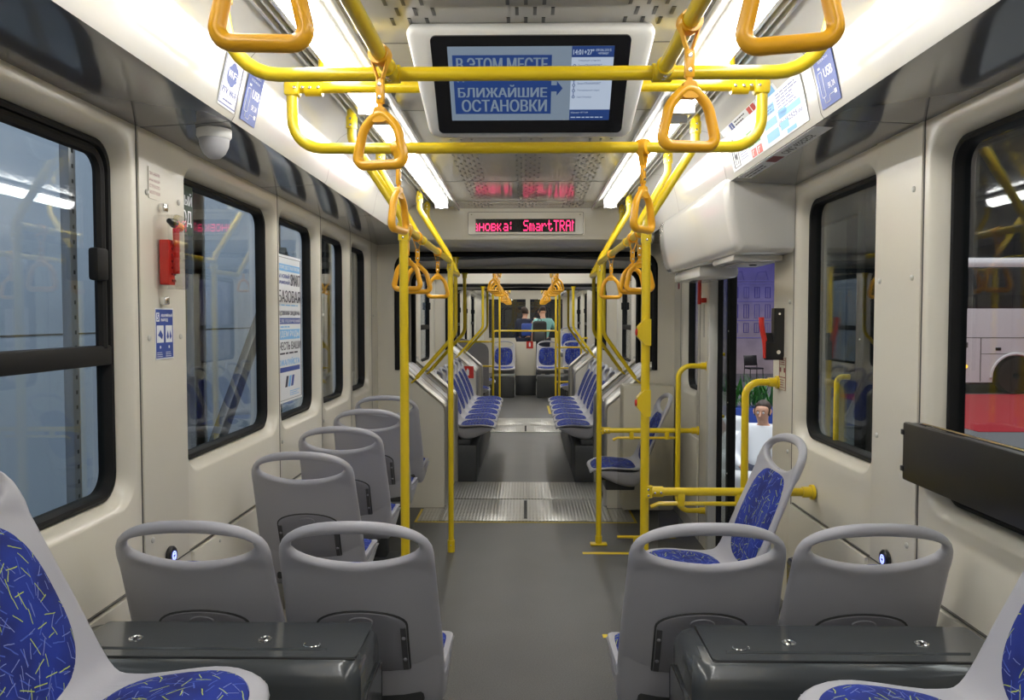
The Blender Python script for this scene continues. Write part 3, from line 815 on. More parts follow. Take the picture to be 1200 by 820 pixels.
mb = MB().m('box'); mb.b2(1.02, 1.13, 2.60, 3.10, .05, .55, .02); tag(mb.build('heater_box'), 'dark grey heater box on the right wall behind the sideways seat', 'heater')
# ------------------------------------------------------------------ yellow handrails
RR = .0165
def clamp(mb, p, ax, r=.0215, L=.045):
    p = V(p); ax = V(ax).normalized(); mb.cyl(p-ax*L/2, p+ax*L/2, r, 14)
def screws(mb, p, n, ax, d=.012):
    p = V(p); n = V(n).normalized(); ax = V(ax).normalized()
    for k in (-1, 1): mb.lathe([(.0045, 0), (.0045, .002), (.002, .003)], p+ax*d*k+n*.0205, n, 8)
def flange(mb, p, ax, r=.03, t=.012):
    p = V(p); ax = V(ax).normalized(); mb.cyl(p, p+ax*t, r, 16); mb.cyl(p, p+ax*.045, .0215, 14)
def rail(name, label, cat, pts, rad, r=RR, group=None, clamps=(), flanges=(), seg=14, base=None):
    base = V(base if base is not None else pts[0])
    t = empty(name, base, 0, label, cat, group)
    rel = [V(p)-base for p in pts]
    mb = MB().m('yellow'); mb.tube(fillet(rel, rad, 7), r, seg); mb.build('tube', t)
    for p, ax in clamps:
        mb = MB().m('yellow'); q = V(p)-base; clamp(mb, q, ax); mb.m('chrome')
        n = V((0, -1, 0)) if abs(V(ax).normalized().y) < .7 else V((0, 0, -1)); screws(mb, q, n, ax); mb.build('clamp', t)
    for p, ax in flanges:
        mb = MB().m('yellow'); flange(mb, V(p)-base, ax); mb.build('flange', t)
    return t
# near overhead frame
rail('overhead_crossbar', 'yellow crossbar with upturned ends passing in front of the hanging screen', 'handrail',
     [(-.715, 1.86, 2.285), (-.70, 1.90, 2.058), (.70, 1.90, 2.058), (.715, 1.86, 2.285)], .13, base=(0, 1.90, 2.058),
     clamps=[((-.32, 1.90, 2.058), (1, 0, 0)), ((.32, 1.90, 2.058), (1, 0, 0)), ((-.708, 1.875, 2.24), (0, 0, 1)), ((.708, 1.875, 2.24), (0, 0, 1))])
for s, side in ((-1, 'left'), (1, 'right')):
    rail('overhead_rail', 'yellow ceiling rail on the %s running towards the camera from the front crossbar' % side, 'handrail', [(s*.32, 1.885, 2.058), (s*.32, -1.2, 2.058)], 0,
         group='near overhead rails', clamps=[((s*.32, 1.865, 2.058), (0, 1, 0))], base=(s*.32, 1.88, 2.058))
t = rail('overhead_hoop', 'yellow U-shaped double crossbar behind the screen, its lower bar carrying two straps', 'handrail',
     [(-.690, 2.36, 2.160), (-.690, 2.36, 1.982), (.690, 2.36, 1.982), (.690, 2.36, 2.160)], .125, base=(0, 2.36, 1.982))
mb = MB().m('yellow'); mb.tube([(-.705, 0, .178), (.705, 0, .178)], RR, 14); mb.build('upper_bar', t)
for s in (-1, 1):
    mb = MB().m('yellow'); mb.box((s*.688, 0, .173), (.046, .044, .044), .01); clamp(mb, (s*.625, 0, .173), (1, 0, 0), .0205, .05); mb.m('chrome')
    screws(mb, (s*.665, -.003, .173), (0, -1, 0), (1, 0, 0)); screws(mb, (s*.62, 0, .173), (0, -1, 0), (1, 0, 0)); mb.build('corner_joint', t)
    mb = MB().m('yellow'); mb.cyl((s*.60, 0, .173), (s*.60, .02, .31), .014, 10); mb.build('hanger', t)
# poles with dog-legged tops and the lower longitudinal rails
def dog_pole(s, x, y, label, top_z=2.275, mid=1.80, base_flange=True, capx=.665, joint=True, grp=None):
    pts = [(s*capx, y, top_z), (s*capx, y, 2.16), (s*x, y, 1.86), (s*x, y, 0.0)]
    t = rail('handrail_pole', label, 'pole', pts, [0, .07, .10, 0], RR+.001, grp, base=(s*x, y, 0),
             clamps=[((s*capx, y, 2.225), (0, 0, 1)), ((s*x, y, 1.80), (0, 0, 1))])
    if base_flange:
        mb = MB().m('yellow'); mb.b2(-.055, .055, -.03, .03, .0, .012, .004); mb.cyl((0, 0, 0), (0, 0, .06), .022, 14); mb.build('base_flange', t)
    else:
        mb = MB().m('yellow'); mb.cyl((0, 0, 0), (0, 0, .075), .0235, 14); mb.m('chrome'); screws(mb, (0, 0, .045), (0, -1, 0), (0, 0, 1), .001); mb.build('foot', t)
    return t
dog_pole(-1, .468, 3.05, 'thick yellow floor-to-ceiling pole on the left side of the aisle, nearest of the left poles', base_flange=False)
dog_pole(-1, .472, 4.98, 'yellow floor pole on the left before the gangway, with a round foot', base_flange=False)
pr = dog_pole(1, .475, 3.15, 'yellow pole on the right with two stop button boxes')
dog_pole(1, .478, 5.15, 'yellow pole on the right before the gangway, standing on a flat flange')
for z, h in ((1.425, .105), (1.145, .105)):
    mb = MB().m('yellow'); f = lambda u, v, n=0: V((u, n, v))
    P = [(.018, z-h/2), (-.004, z-h/2), (-.034, z-h/2+.035), (-.034, z+h/2-.03), (-.006, z+h/2), (.018, z+h/2)]
    mb.prism(P, f, -.026, .022); bx_ = mb.build('button_box', pr); mb = MB().m('red'); mb.lathe([(.014, 0), (.013, .006), (.004, .008)], (-.034, 0, z), (-1, 0, 0), 14); mb.build('stop_button', bx_)
for s, side, ya, yb in ((-1, 'left', 3.05, 4.98), (1, 'right', 3.15, 5.15)):
    rail('overhead_rail', 'lower yellow rail on the %s joining the two aisle poles, carrying straps' % side, 'handrail', [(s*.476, ya, 1.838), (s*.476, yb, 1.838)], 0,
         clamps=[((s*.476, ya+.62, 1.838), (0, 1, 0))], group='lower overhead rails')
    rail('rail_support', 'slanting yellow support from the %s ceiling edge to the lower rail' % side, 'handrail', [(s*.665, ya+.60, 2.275), (s*.665, ya+.60, 2.16), (s*.49, ya+.60, 1.85)], .07,
         clamps=[((s*.665, ya+.60, 2.225), (0, 0, 1))], group='slanting rail supports')
    rail('rail_support', 'slanting yellow support on the %s that hooks back to the pole before the gangway' % side, 'handrail',
         [(s*.672, yb+.45, 2.275), (s*.672, yb+.45, 2.17), (s*.46, yb+.45, 1.775), (s*.474, yb+.012, 1.775)], [0, .07, .035, 0],
         clamps=[((s*.672, yb+.45, 2.235), (0, 0, 1))], group='slanting rail supports')
# bent poles at the gangway portals
for (y, nm) in ((6.12, 'first gangway portal'), (7.03, 'near end of the middle car'), (10.02, 'far end of the middle car'), (11.22, 'start of the last car')):
    for s, side in ((-1, 'left'), (1, 'right')):
        top = 1.93 if y < 7 else 1.86
        x = .54 if s < 0 else .60
        t = rail('portal_handrail', 'bent yellow grab pole on the %s of the %s' % (side, nm), 'handrail', [(s*x, y, top), (s*x, y, 1.36), (s*.845, y, 1.02)], .12, .0155,
             flanges=[((s*x, y, top+.02), (0, 0, -1))], group='bent grab poles at the portals', base=(s*x, y, top))
        mb = MB().m('yellow'); d = V((s*.76, 0, .65)).normalized(); mb.box(V((s*.85, y+.0, 1.01))-V((s*x, y, top)), (.09, .05, .014), .003, Matrix.Rotation(s*radians(40.7), 3, 'Y')); mb.build('foot_plate', t)
# door screens: horizontal rail with clear panel under it
def screen(x0, x1, y, z, zb, label, gx0, gx1):
    t = rail('windscreen_rail', label, 'screen', [(x0, y, z), (x1, y, z)], 0, .0165, base=(x0, y, z), clamps=[((x0+.012, y, z), (0, 0, 1)), ((x0+.05, y, z), (1, 0, 0))], flanges=[((x1, y, z), (-1, 0, 0))])
    mb = MB().m('yellow'); mb.tube([(gx0-x0-.03, 0, -.062), (gx0-x0, 0, -.048), (gx1-x0, 0, -.048)], .009, 8)
    for x in (gx0+.09, gx1-.08): mb.box((x-x0, 0, -.028), (.028, .03, .06), .005)
    mb.build('top_clip', t)
    g = MB().m('clear'); f = lambda u, v, n=0: V((u-x0, n, v-z))
    P = fillet([(gx0, zb, 0), (gx1, zb, 0), (gx1, z-.045, 0), (gx0, z-.045, 0)], [.04, .001, .001, .02], 4, True)
    g.prism([(p.x, p.y) for p in P], f, -.003, .003); g.build('clear_panel', t)
    mb = MB().m('yellow'); mb.tube([(gx0-x0+.0, 0, zb-z-.01), (gx0-x0+.20, 0, zb-z-.01)], .010, 8); mb.box((gx0-x0+.12, 0, zb-z-.03), (.03, .02, .04), .005); mb.tube([(gx1-x0-.18, 0, zb-z-.01), (gx1-x0-.02, 0, zb-z-.01)], .010, 8); mb.build('bottom_clip', t)
screen(.475, 1.145, 3.15, .79, .20, 'yellow rail with a clear panel below it at the near edge of the doorway', .53, .93)
screen(.478, 1.125, 5.16, .75, .06, 'yellow rail with a clear panel below it at the far edge of the doorway', .60, 1.0)
rail('grab_handle', 'curved yellow grab handle on the pillar nearest the open doorway', 'grab handle', [(1.135, 3.62, 1.19), (1.0, 3.62, 1.19), (1.0, 3.62, .27), (1.135, 3.62, .27)], .14, .0165, 'door grab handles', flanges=[((1.15, 3.62, 1.19), (-1, 0, 0)), ((1.15, 3.62, .27), (-1, 0, 0))])
rail('grab_handle', 'curved yellow grab handle on the far side of the open doorway', 'grab handle', [(1.12, 5.02, 1.18), (.965, 5.02, 1.18), (.965, 5.02, .26), (1.12, 5.02, .26)], .14, .0165, 'door grab handles', flanges=[((1.15, 5.02, 1.18), (-1, 0, 0)), ((1.15, 5.02, .26), (-1, 0, 0))])
# middle and rear car rails
for s, side in ((-1, 'left'), (1, 'right')):
    rail('overhead_rail', 'yellow ceiling rail on the %s of the middle car' % side, 'handrail', [(s*.31, 7.3, 2.23), (s*.31, 7.4, 1.985), (s*.31, 9.7, 1.985), (s*.31, 9.8, 2.23)], .06, group='ceiling rails beyond the gangway')
    rail('overhead_rail', 'yellow ceiling rail on the %s of the last car' % side, 'handrail', [(s*.33, 11.8, 2.23), (s*.33, 11.9, 1.99), (s*.33, 16.4, 1.99), (s*.33, 16.5, 2.23)], .06, group='ceiling rails beyond the gangway')
for (x, y, lb) in ((-.49, 11.9, 'thin yellow pole just beyond the second gangway on the left'), (-.44, 13.4, 'yellow pole in the last car, second on the left'), (.50, 11.8, 'yellow pole just beyond the second gangway on the right'),
                   (.52, 13.7, 'yellow pole in the last car, second on the right')):
    t = rail('handrail_pole', lb, 'pole', [(x, y, 0), (x, y, 2.245)], 0, .017); mb = MB().m('yellow'); mb.cyl((0, 0, 0), (0, 0, .012), .045, 14); mb.build('base_flange', t)
rail('overhead_crossbar', 'yellow crossbar high in the last car', 'handrail', [(-.66, 12.6, 2.27), (-.62, 12.6, 1.995), (.62, 12.6, 1.995), (.66, 12.6, 2.27)], .06)
rail('overhead_crossbar', 'farthest yellow crossbar in the last car, over the low partition', 'handrail', [(-.66, 15.0, 2.27), (-.62, 15.0, 2.03), (.62, 15.0, 2.03), (.66, 15.0, 2.27)], .06)
for z, lb in ((1.13, 'upper'), (.76, 'lower')):
    rail('side_rail', '%s yellow rail from the wall to the pole in the last car on the left' % lb, 'handrail', [(-1.14, 11.95, z), (-.49, 11.95, z)], 0, .015, 'side rails in the last car')
for y, z, lb in ((13.75, .98, 'top'), (13.75, .62, 'middle'), (13.75, .38, 'bottom')):
    rail('side_rail', '%s yellow rail from the pole to the wall in the last car on the right' % lb, 'handrail', [(.52, y, z), (1.14, y, z)], 0, .015, 'side rails in the last car')
rail('grab_handle', 'curved yellow handle by the wall in the last car on the right', 'grab handle', [(1.14, 14.6, 1.12), (1.02, 14.6, 1.12), (1.02, 14.6, .45), (1.14, 14.6, .45)], .09, .017)
# ------------------------------------------------------------------ strap handles (origin on the rail axis)
def make_strap():
    root = empty('strap_handle')
    mb = MB().m('orange')
    P = fillet([(0, 0, -.120), (.040, 0, -.160), (.058, 0, -.240), (-.058, 0, -.240), (-.040, 0, -.160)], [.022, .06, .018, .018, .06], 7, True)
    N = len(P)
    rad = []
    for p in P:
        f = (p.z+.12)/-.12; rad.append(.0098+.0014*max(0, min(1, f)))
    mb.tube(P, rad, 12, True, sq=(1.05, 1.0))
    f2 = lambda u, v, n=0: V((u, n, v))
    mb.prism([(p.x, p.y) for p in fillet([(-.012, -.114, 0), (.012, -.114, 0), (.020, -.148, 0), (-.020, -.148, 0)], .008, 4, True)], f2, -.0085, .0085)
    g = mb.build('grip', root)
    mb = MB().m('orange'); mb.lathe([(.0225, -.016), (.0235, -.012), (.0235, .012), (.0225, .016)], (0, 0, 0), (0, 1, 0), 18)
    mb.build('collar', root)
    mb = MB().m('orange')
    for s in (-1, 1): mb.loops([[V((s*x, y, z)) for x, y in ((0, -.008), (.0025, -.008), (.0025, .008), (0, .008))] if False else [V((s*(X+dx), y, z)) for dx, y in ((0, -.008), (.003, -.008), (.003, .008), (0, .008))] for X, z in ((.017, -.012), (.010, -.035), (.003, -.055))], True, True, True)
    mb.box((0, 0, -.080), (.019, .012, .055), .003)
    mb.b2(-.005, .005, -.004, .004, -.125, -.10)
    st = mb.build('strap', root)
    mb = MB().m('chrome')
    for z in (-.066, -.094):
        for q in (-1, 1): mb.lathe([(.0048, 0), (.0042, .0015), (.001, .002)], (0, q*.006, z), (0, q, 0), 8)
    mb.build('rivets', st)
    return root
strap0 = make_strap(); su = [0]
def put_strap(x, y, z, rz, label, grp=None, tilt=0):
    o = strap0 if not su[0] else copy_tree(strap0); su[0] = 1
    o.location = (x, y, z); o.rotation_euler = (tilt, 0, rz); tag(o, label, 'strap handle')
    if grp: o['group'] = grp
    elif 'group' in o.keys(): del o['group']
GN = 'strap handles hanging from the yellow rails'
put_strap(-.325, .985, 2.058, radians(4), 'largest orange strap handle at the top left, cut off by the frame', GN)
put_strap(.325, 1.0, 2.058, radians(-14), 'largest orange strap handle at the top right, cut off by the frame', GN)
put_strap(-.32, 1.76, 2.058, radians(-12), 'orange strap handle hanging just left of the screen', GN)
put_strap(.32, 1.58, 2.058, radians(10), 'orange strap handle hanging just right of the screen', GN)
put_strap(-.376, 2.36, 1.982, radians(76), 'edge-on orange strap handle on the hoop bar above the nearest left pole', GN)
put_strap(.345, 2.36, 1.982, radians(52), 'half-turned orange strap handle on the hoop bar above the right pole with buttons', GN)
put_strap(-.476, 3.19, 1.838, radians(-8), 'orange strap handle partly hidden behind the nearest left pole', GN)
put_strap(-.476, 3.50, 1.838, radians(6), 'orange strap handle just right of the nearest left pole', GN)
put_strap(-.476, 4.30, 1.838, radians(3), 'orange strap handle beside the second left pole', GN)
put_strap(.476, 3.34, 1.838, radians(-5), 'orange strap handle behind the pole with button boxes, nearer of the two', GN)
put_strap(.476, 3.56, 1.838, radians(9), 'orange strap handle behind the pole with button boxes, farther of the two', GN)
put_strap(.476, 4.45, 1.838, radians(-8), 'orange strap handle beside the right pole before the gangway', GN)
for s, side in ((-1, 'left'), (1, 'right')):
    for i, y in enumerate((7.7, 8.15, 8.6, 9.3)): put_strap(s*.31, y, 1.985, radians(12*((i % 2)*2-1)), '%s orange strap handle on the %s ceiling rail of the middle car' % (('nearest', 'second', 'third', 'farthest')[i], side), 'strap handles in the middle car')
    for i, y in enumerate((12.3, 12.9, 13.6, 14.3, 15.2)): put_strap(s*.33, y, 1.99, radians(20*((i % 3)-1)), '%s orange strap handle on the %s ceiling rail of the last car' % (('nearest', 'second', 'third', 'fourth', 'farthest')[i], side), 'strap handles in the last car')
put_strap(.40, 15.0, 2.03, radians(80), 'orange strap handle on the farthest crossbar, right of the middle', 'strap handles on the farthest crossbar')
put_strap(-.45, 15.0, 2.03, radians(80), 'orange strap handle on the farthest crossbar, left of the middle', 'strap handles on the farthest crossbar')
# ------------------------------------------------------------------ hanging passenger information screen
fs = frame((.012, 2.185, 2.1125), (1, 0, 0), (0, -.68, .733))
t = empty('information_screen', (.012, 2.185, 2.25), 0, 'white framed information screen hanging from the ceiling, showing blue text and a stop list', 'screen')
def bl(mb, name, parent): 
    o = mb.build(name, parent); o.matrix_parent_inverse = parent.matrix_world.inverted() if False else Matrix.Translation(-V(parent.location)); return o
HS = [(p.x, p.y) for p in fillet([(-.284, -.162, 0), (.284, -.162, 0), (.326, .158, 0), (-.326, .158, 0)], [.03, .03, .02, .02], 6, True)]
mb = MB().m('white')
def sc_(g, n): return [fs(u*(1-g/.3), v*(1-g/.16), n) for u, v in HS]
mb.loops([sc_(.05, -.070), sc_(.02, -.060), sc_(0, -.03), sc_(-.001, -.012), sc_(.003, -.004), sc_(.010, 0), sc_(.02, 0)], True, True, True)
hs = bl(mb, 'housing', t)
mb = MB().m('white'); mb.b2(-.2, .224, 2.15, 2.26, 2.17, 2.2515, .01); bl(mb, 'ceiling_mount', t)
mb = MB().m('scrblack'); BZ = [(p.x, p.y) for p in fillet([(-.258, -.14, 0), (.258, -.14, 0), (.262, .14, 0), (-.262, .14, 0)], .014, 5, True)]
mb.prism(BZ, fs, -.004, .006); bl(mb, 'bezel', t)
u0, u1, v0, v1 = -.2184, .2199, -.10, .112
mb = MB().m('scrbg'); mb.plate(fs, u0, v0, u1, v1, .006, .0068)
mb.m('scrblue'); mb.plate(fs, -.207, -.080, .057, .089, .0068, .0072)
mb.prism([(.057, -.014), (.072, -.014), (.072, -.026), (.088, -.005), (.072, .016), (.072, .004), (.057, .004)], fs, .0068, .0072)
mb.plate(fs, .109, .082, u1, v1, .0068, .0072); mb.plate(fs, .109, v0, u1, -.068, .0068, .0072)
mb.m('scrwhite'); mb.plate(fs, .109, -.068, u1, .082, .0068, .0072)
mb.m('scrbg')
rows = [('В ЭТОМ МЕСТЕ', .046, .082), ('ДЕМОНСТРИРУЮТСЯ', .014, .038), ('БЛИЖАЙШИЕ', -.030, .006), ('ОСТАНОВКИ', -.073, -.037)]
for tx, a, b in rows: put_text(mb, tx, fs, -.196 if tx[0] != 'О' else -.188, a, .045, b, .0076, bold=.0012)
mb.m('scrwhite'); put_text(mb, '14:01+27°', fs, .113, .089, .167, .104, .0076, bold=.0003); put_text(mb, '09.06.2015', fs, .172, .098, .212, .105, .0076); put_text(mb, 'четверг', fs, .178, .088, .206, .095, .0076)
put_text(mb, 'Маршрут № 71/89', fs, .113, -.080, .160, -.074, .0076); lines(mb, fs, .113, -.094, .205, -.088, 1, .0076, word=.15)
mb.m('scrblue')
for tx, a, b, e in (('Следующая остановка', .070, .076, .185), ('SmartTRANSPORT', .056, .063, .190), ('Выставочная', .034, .040, .18), ('SmartTRANSPORT', .006, .012, .190), ('Тихорецкий парк', -.014, -.008, .188), ('Санкт-Петербург', -.034, -.028, .168)):
    put_text(mb, tx, fs, .127, a, e, b, .0076)
mb.plate(fs, .1165, -.030, .1185, .062, .0072, .0074)
for v in (.059, .037, .020, .004, -.012, -.030): mb.prism([(.1175+.0042*cos(a*pi/6), v+.0042*sin(a*pi/6)) for a in range(12)], fs, .0074, .0078)
mb.m('scrwhite')
for v in (.059, .037, .020, .004, -.012, -.030): mb.prism([(.1175+.0024*cos(a*pi/6), v+.0024*sin(a*pi/6)) for a in range(12)], fs, .0078, .008)
bl(mb, 'display', t)
# ------------------------------------------------------------------ red LED text sign on the header
G5 = {'а': ('00000', '00000', '01110', '00001', '01111', '10001', '01111'), 'н': ('00000', '00000', '10001', '10001', '11111', '10001', '10001'),
 'о': ('00000', '00000', '01110', '10001', '10001', '10001', '01110'), 'в': ('00000', '00000', '11110', '10001', '11110', '10001', '11110'),
 'к': ('00000', '00000', '10010', '10100', '11000', '10100', '10010'), ':': ('000', '010', '010', '000', '010', '010', '000'), ' ': ('0000',)*7,
 'S': ('01111', '10000', '10000', '01110', '00001', '00001', '11110'), 'm': ('00000', '00000', '11010', '10101', '10101', '10101', '10101'),
 'a': ('00000', '00000', '01110', '00001', '01111', '10001', '01111'), 'r': ('00000', '00000', '10110', '11001', '10000', '10000', '10000'),
 't': ('01000', '01000', '11110', '01000', '01000', '01001', '00110'), 'T': ('11111', '00100', '00100', '00100', '00100', '00100', '00100'),
 'R': ('11110', '10001', '10001', '11110', '10100', '10010', '10001'), 'A': ('01110', '10001', '10001', '11111', '10001', '10001', '10001'), 'M': ('10', '11', '10', '10', '10', '10', '10')}
def led_sign(cx, y, z0, text, label, hw=.41, skip=1):
    t = empty('text_sign', (cx, y, z0), 0, label, 'display sign')
    f = lambda u, v, n=0: V((u, -n, v))
    fr_ = [(p.x, p.y) for p in fillet([(-hw, -.082, 0), (hw, -.082, 0), (hw, .082, 0), (-hw, .082, 0)], .012, 4, True)]
    mb = MB().m('wall'); mb.prism(fr_, f, 0, .012); mb.m('groove')
    mb.tube([f(u*.985, v*.95, .012) for u, v in fr_], .0015, 4, True)
    mb.m('chrome')
    for q in (-1, 1): mb.lathe([(.006, 0), (.004, .003)], f(q*(hw-.03), .06, .012), (0, -1, 0), 8)
    mb.build('frame', t)
    mb = MB().m('scrblack'); mb.plate(f, -.352, -.062, .346, .030, .010, .0135); mb.build('panel', t)
    cols = []
    for ch in text:
        g = G5[ch]
        for c in range(len(g[0])): cols.append([g[r][c] for r in range(7)])
        cols.append(['0']*7)
    cols = cols[skip:]; pw = .692/len(cols); ph = .0108
    mb = MB().m('led')
    for i, c in enumerate(cols):
        for r in range(7):
            if c[r] == '1':
                u = -.348+i*pw; v = .020-r*ph; mb.face([mb.bm.verts.new(f(a, b, .0142)) for a, b in ((u, v-ph*.88), (u+pw*.88, v-ph*.88), (u+pw*.88, v), (u, v))])
    mb.build('lit_text', t)
led_sign(0, 5.60, 2.146, 'ановка:  SmartTRAM', 'red dot matrix text sign over the gangway portal', skip=3)
mb = MB().m('scrblack'); mb.b2(-.25, .25, 12.0, 12.06, 2.03, 2.22, .01); t = mb.build('information_screen'); tag(t, 'small dark screen hanging high in the last car', 'screen')
mb = MB().m('redled'); mb.b2(-.27, .27, 15.2, 15.22, 2.075, 2.10); mb.m('scrblack'); mb.b2(-.30, .30, 15.22, 15.25, 2.06, 2.18); tag(mb.build('text_sign'), 'red lit strip sign at the far end of the last car', 'display sign')
# ------------------------------------------------------------------ stickers, signs and fittings
def cove_frame(s, y, v=0):
    return frame((s*(.8625-.0015)-s*.228*v, y, 2.081+v*.974), (0, -s, 0), (-s*.228, 0, .974))
def sticker(name, label, cat, f, w, h, build, base='paper', group=None, th=.0012):
    mb = MB().m(base); mb.plate(f, -w/2, 0, w/2, h, 0.0005, .0005+th); build(mb, f, th+.0008)
    return tag(mb.build(name), label, cat, group)
def wifi(mb, f, n):
    mb.m('signblue'); mb.plate(f, -.062, .006, .062, .009, n, n+.0003); mb.plate(f, -.062, .140, .062, .143, n, n+.0003)
    for u in (-.062, .0595): mb.plate(f, u, .006, u+.0025, .143, n, n+.0003)
    for (u, v, r) in ((-.014, .092, .026), (.014, .098, .024), (.0, .084, .022), (0, .108, .022)): mb.prism([(u+r*cos(i*pi/10), v+r*sin(i*pi/10)) for i in range(20)], f, n, n+.0003+u*.001)
    mb.m('paper'); put_text(mb, 'Wi', f, -.034, .086, -.004, .106, n+.0006, .0008); put_text(mb, 'Fi', f, .004, .086, .034, .106, n+.0006, .0008)
    mb.m('signblue'); put_text(mb, 'PTV_Wi-Fi', f, -.052, .034, .052, .054, n, .001); lines(mb, f, -.035, .016, .035, .024, 1, n)
sticker('wifi_sticker', 'white and blue wireless network sticker on the left ceiling cove', 'sticker', cove_frame(-1, 2.285), .128, .146, wifi)
def usb(mb, f, n):
    mb.m('paper'); put_text(mb, 'USB', f, -.008, .078, .050, .104, n, .0012); put_text(mb, '5V, 2A', f, .004, .042, .050, .060, n, .0006)
    put_text(mb, 'ЗАРЯДКА', f, -.04, .138, .04, .146, n); put_text(mb, 'ТЕЛЕФОНА', f, -.038, .124, .038, .132, n)
    P = fillet([f(-.05, .03, n), f(-.05, .10, n), f(-.022, .10, n), f(-.022, .03, n)], .006, 3, True); mb.tube(P, .0011, 4, True)
    mb.tube(fillet([f(-.036, .03, n), f(-.036, .012, n), f(.0, .012, n), f(.0, .028, n), f(.04, .028, n)], .006, 3), .001, 4)
    mb.plate(f, -.044, .108, -.028, .114, n, n+.0003); mb.plate(f, .036, .022, .052, .034, n, n+.0003)
sticker('charging_sticker', 'blue phone charging sticker on the left ceiling cove', 'sticker', cove_frame(-1, 2.46), .125, .155, usb, 'signblue')
sticker('charging_sticker', 'blue phone charging sticker on the right ceiling cove', 'sticker', cove_frame(1, 2.27), .135, .160, usb, 'signblue')
def ad(mb, f, n):
    W2 = .44
    mb.m('skyblue'); 
    for (a, b, c, d) in ((.12, .010, .26, .045), (.12, .055, .26, .085), (.10, .095, .26, .13), (.27, .02, .36, .05), (.27, .06, .36, .09), (.32, -.0, .42, .018)): mb.plate(f, a-.08, b+.004, c-.09, d, n, n+.0003)
    mb.m('signblue'); put_text(mb, '@6352525.ru', f, .18, .036, .40, .056, n, .001)
    lines(mb, f, .20, .085, .40, .145, 6, n, .3, 3); lines(mb, f, .04, .10, .17, .128, 3, n+.0004, .3, 4); lines(mb, f, -.30, .02, -.20, .09, 7, n, .25, 5, .5)
    mb.m('skyblue'); mb.plate(f, .20, .062, .40, .082, n, n+.0003)
    mb.m('green'); mb.plate(f, -.18, .045, -.11, .10, n, n+.0003); mb.plate(f, -.10, .045, -.03, .10, n, n+.0003)
    mb.m('red'); mb.plate(f, -.16, .004, -.10, .034, n, n+.0003); mb.plate(f, -.09, .004, -.03, .034, n, n+.0003)
    mb.m('paper')
    for u in (-.165, -.085):
        mb.plate(f, u, .055, u+.012, .09, n+.0004, n+.0007); mb.plate(f, u+.02, .06, u+.045, .07, n+.0004, n+.0007)
    for u in (-.145, -.075): put_text(mb, 'г', f, u, .009, u+.02, .028, n+.0005, .001)
    mb.m('ink'); P = [f(-.40, .01, n), f(-.40, .09, n), f(-.365, .12, n), f(-.32, .09, n), f(-.32, .01, n)]; mb.tube(P, .002, 4, True); mb.tube([f(-.375, .02, n), f(-.375, .08, n), f(-.345, .08, n), f(-.345, .02, n)], .0015, 4, True)
    mb.prism([(-.36+.012*cos(i*pi/6), .05+.012*sin(i*pi/6)) for i in range(12)], f, n, n+.0003)
sticker('route_poster', 'white advertisement sheet with blue, green and red blocks on the right ceiling cove', 'poster', cove_frame(1, 2.88), .87, .155, ad)
def ad2(mb, f, n):
    mb.m('signblue'); mb.plate(f, -.07, .01, -.02, .05, n, n+.0003); mb.m('paper'); put_text(mb, 'i', f, -.052, .016, -.040, .044, n+.0005, .001)
    mb.m('ink'); lines(mb, f, -.01, .012, .09, .05, 3, n, .35, 9, .4); mb.m('red'); mb.plate(f, .10, .02, .14, .07, n, n+.0003); mb.plate(f, .145, .02, .185, .07, n, n+.0003)
    mb.m('paper'); put_text(mb, 'Г', f, .11, .03, .13, .06, n+.0005); put_text(mb, 'Г', f, .155, .03, .175, .06, n+.0005)
    mb.m('skyblue'); mb.plate(f, .20, .02, .33, .09, n, n+.0003); mb.m('ink'); put_text(mb, 'Правила', f, .21, .06, .32, .08, n+.0005)
f = frame((.835, 2.99, 2.232), (0, -1, 0), (-.9, 0, .75))
sticker('rules_strip', 'narrow sticker strip with a blue square and red squares above the advertisement sheet', 'sticker', frame((.829, 3.0, 2.228), (0, -1, 0), (-.6, 0, .8)), .70, .032, lambda mb, f, n: (mb.m('signblue'), mb.plate(f, -.22, .003, -.17, .029, n, n+.0003), mb.m('paper'), put_text(mb, 'i', f, -.2, .007, -.19, .025, n+.0005), mb.m('ink'), lines(mb, f, -.15, .004, .0, .028, 2, n, .4, 8), mb.m('red'), mb.plate(f, .03, .003, .07, .029, n, n+.0003), mb.plate(f, .08, .003, .12, .029, n, n+.0003), mb.m('skyblue'), mb.plate(f, .15, .003, .33, .029, n, n+.0003)))
def under(mb, f, n):
    mb.m('darkred'); mb.plate(f, -.10, .01, .0, .05, n, n+.0003); mb.m('ink'); put_text(mb, 'СМС: 6352525', f, .05, .018, .33, .045, n, .001); lines(mb, f, -.42, .015, -.14, .045, 2, n, .4, 12)
sticker('route_poster', 'lower strip of the advertisement folded onto the underside of the right cove', 'poster', frame((.876, 2.88, 2.0625), (0, -1, 0), (1, 0, -.05), (0, 0, -1)), .87, .055, under)
fl = lambda y, z, x=-(W-.007): frame((x, y, z), (0, 1, 0), (0, 0, 1))
frr = lambda y, z, x=W: frame((x, y, z), (0, -1, 0), (0, 0, 1))
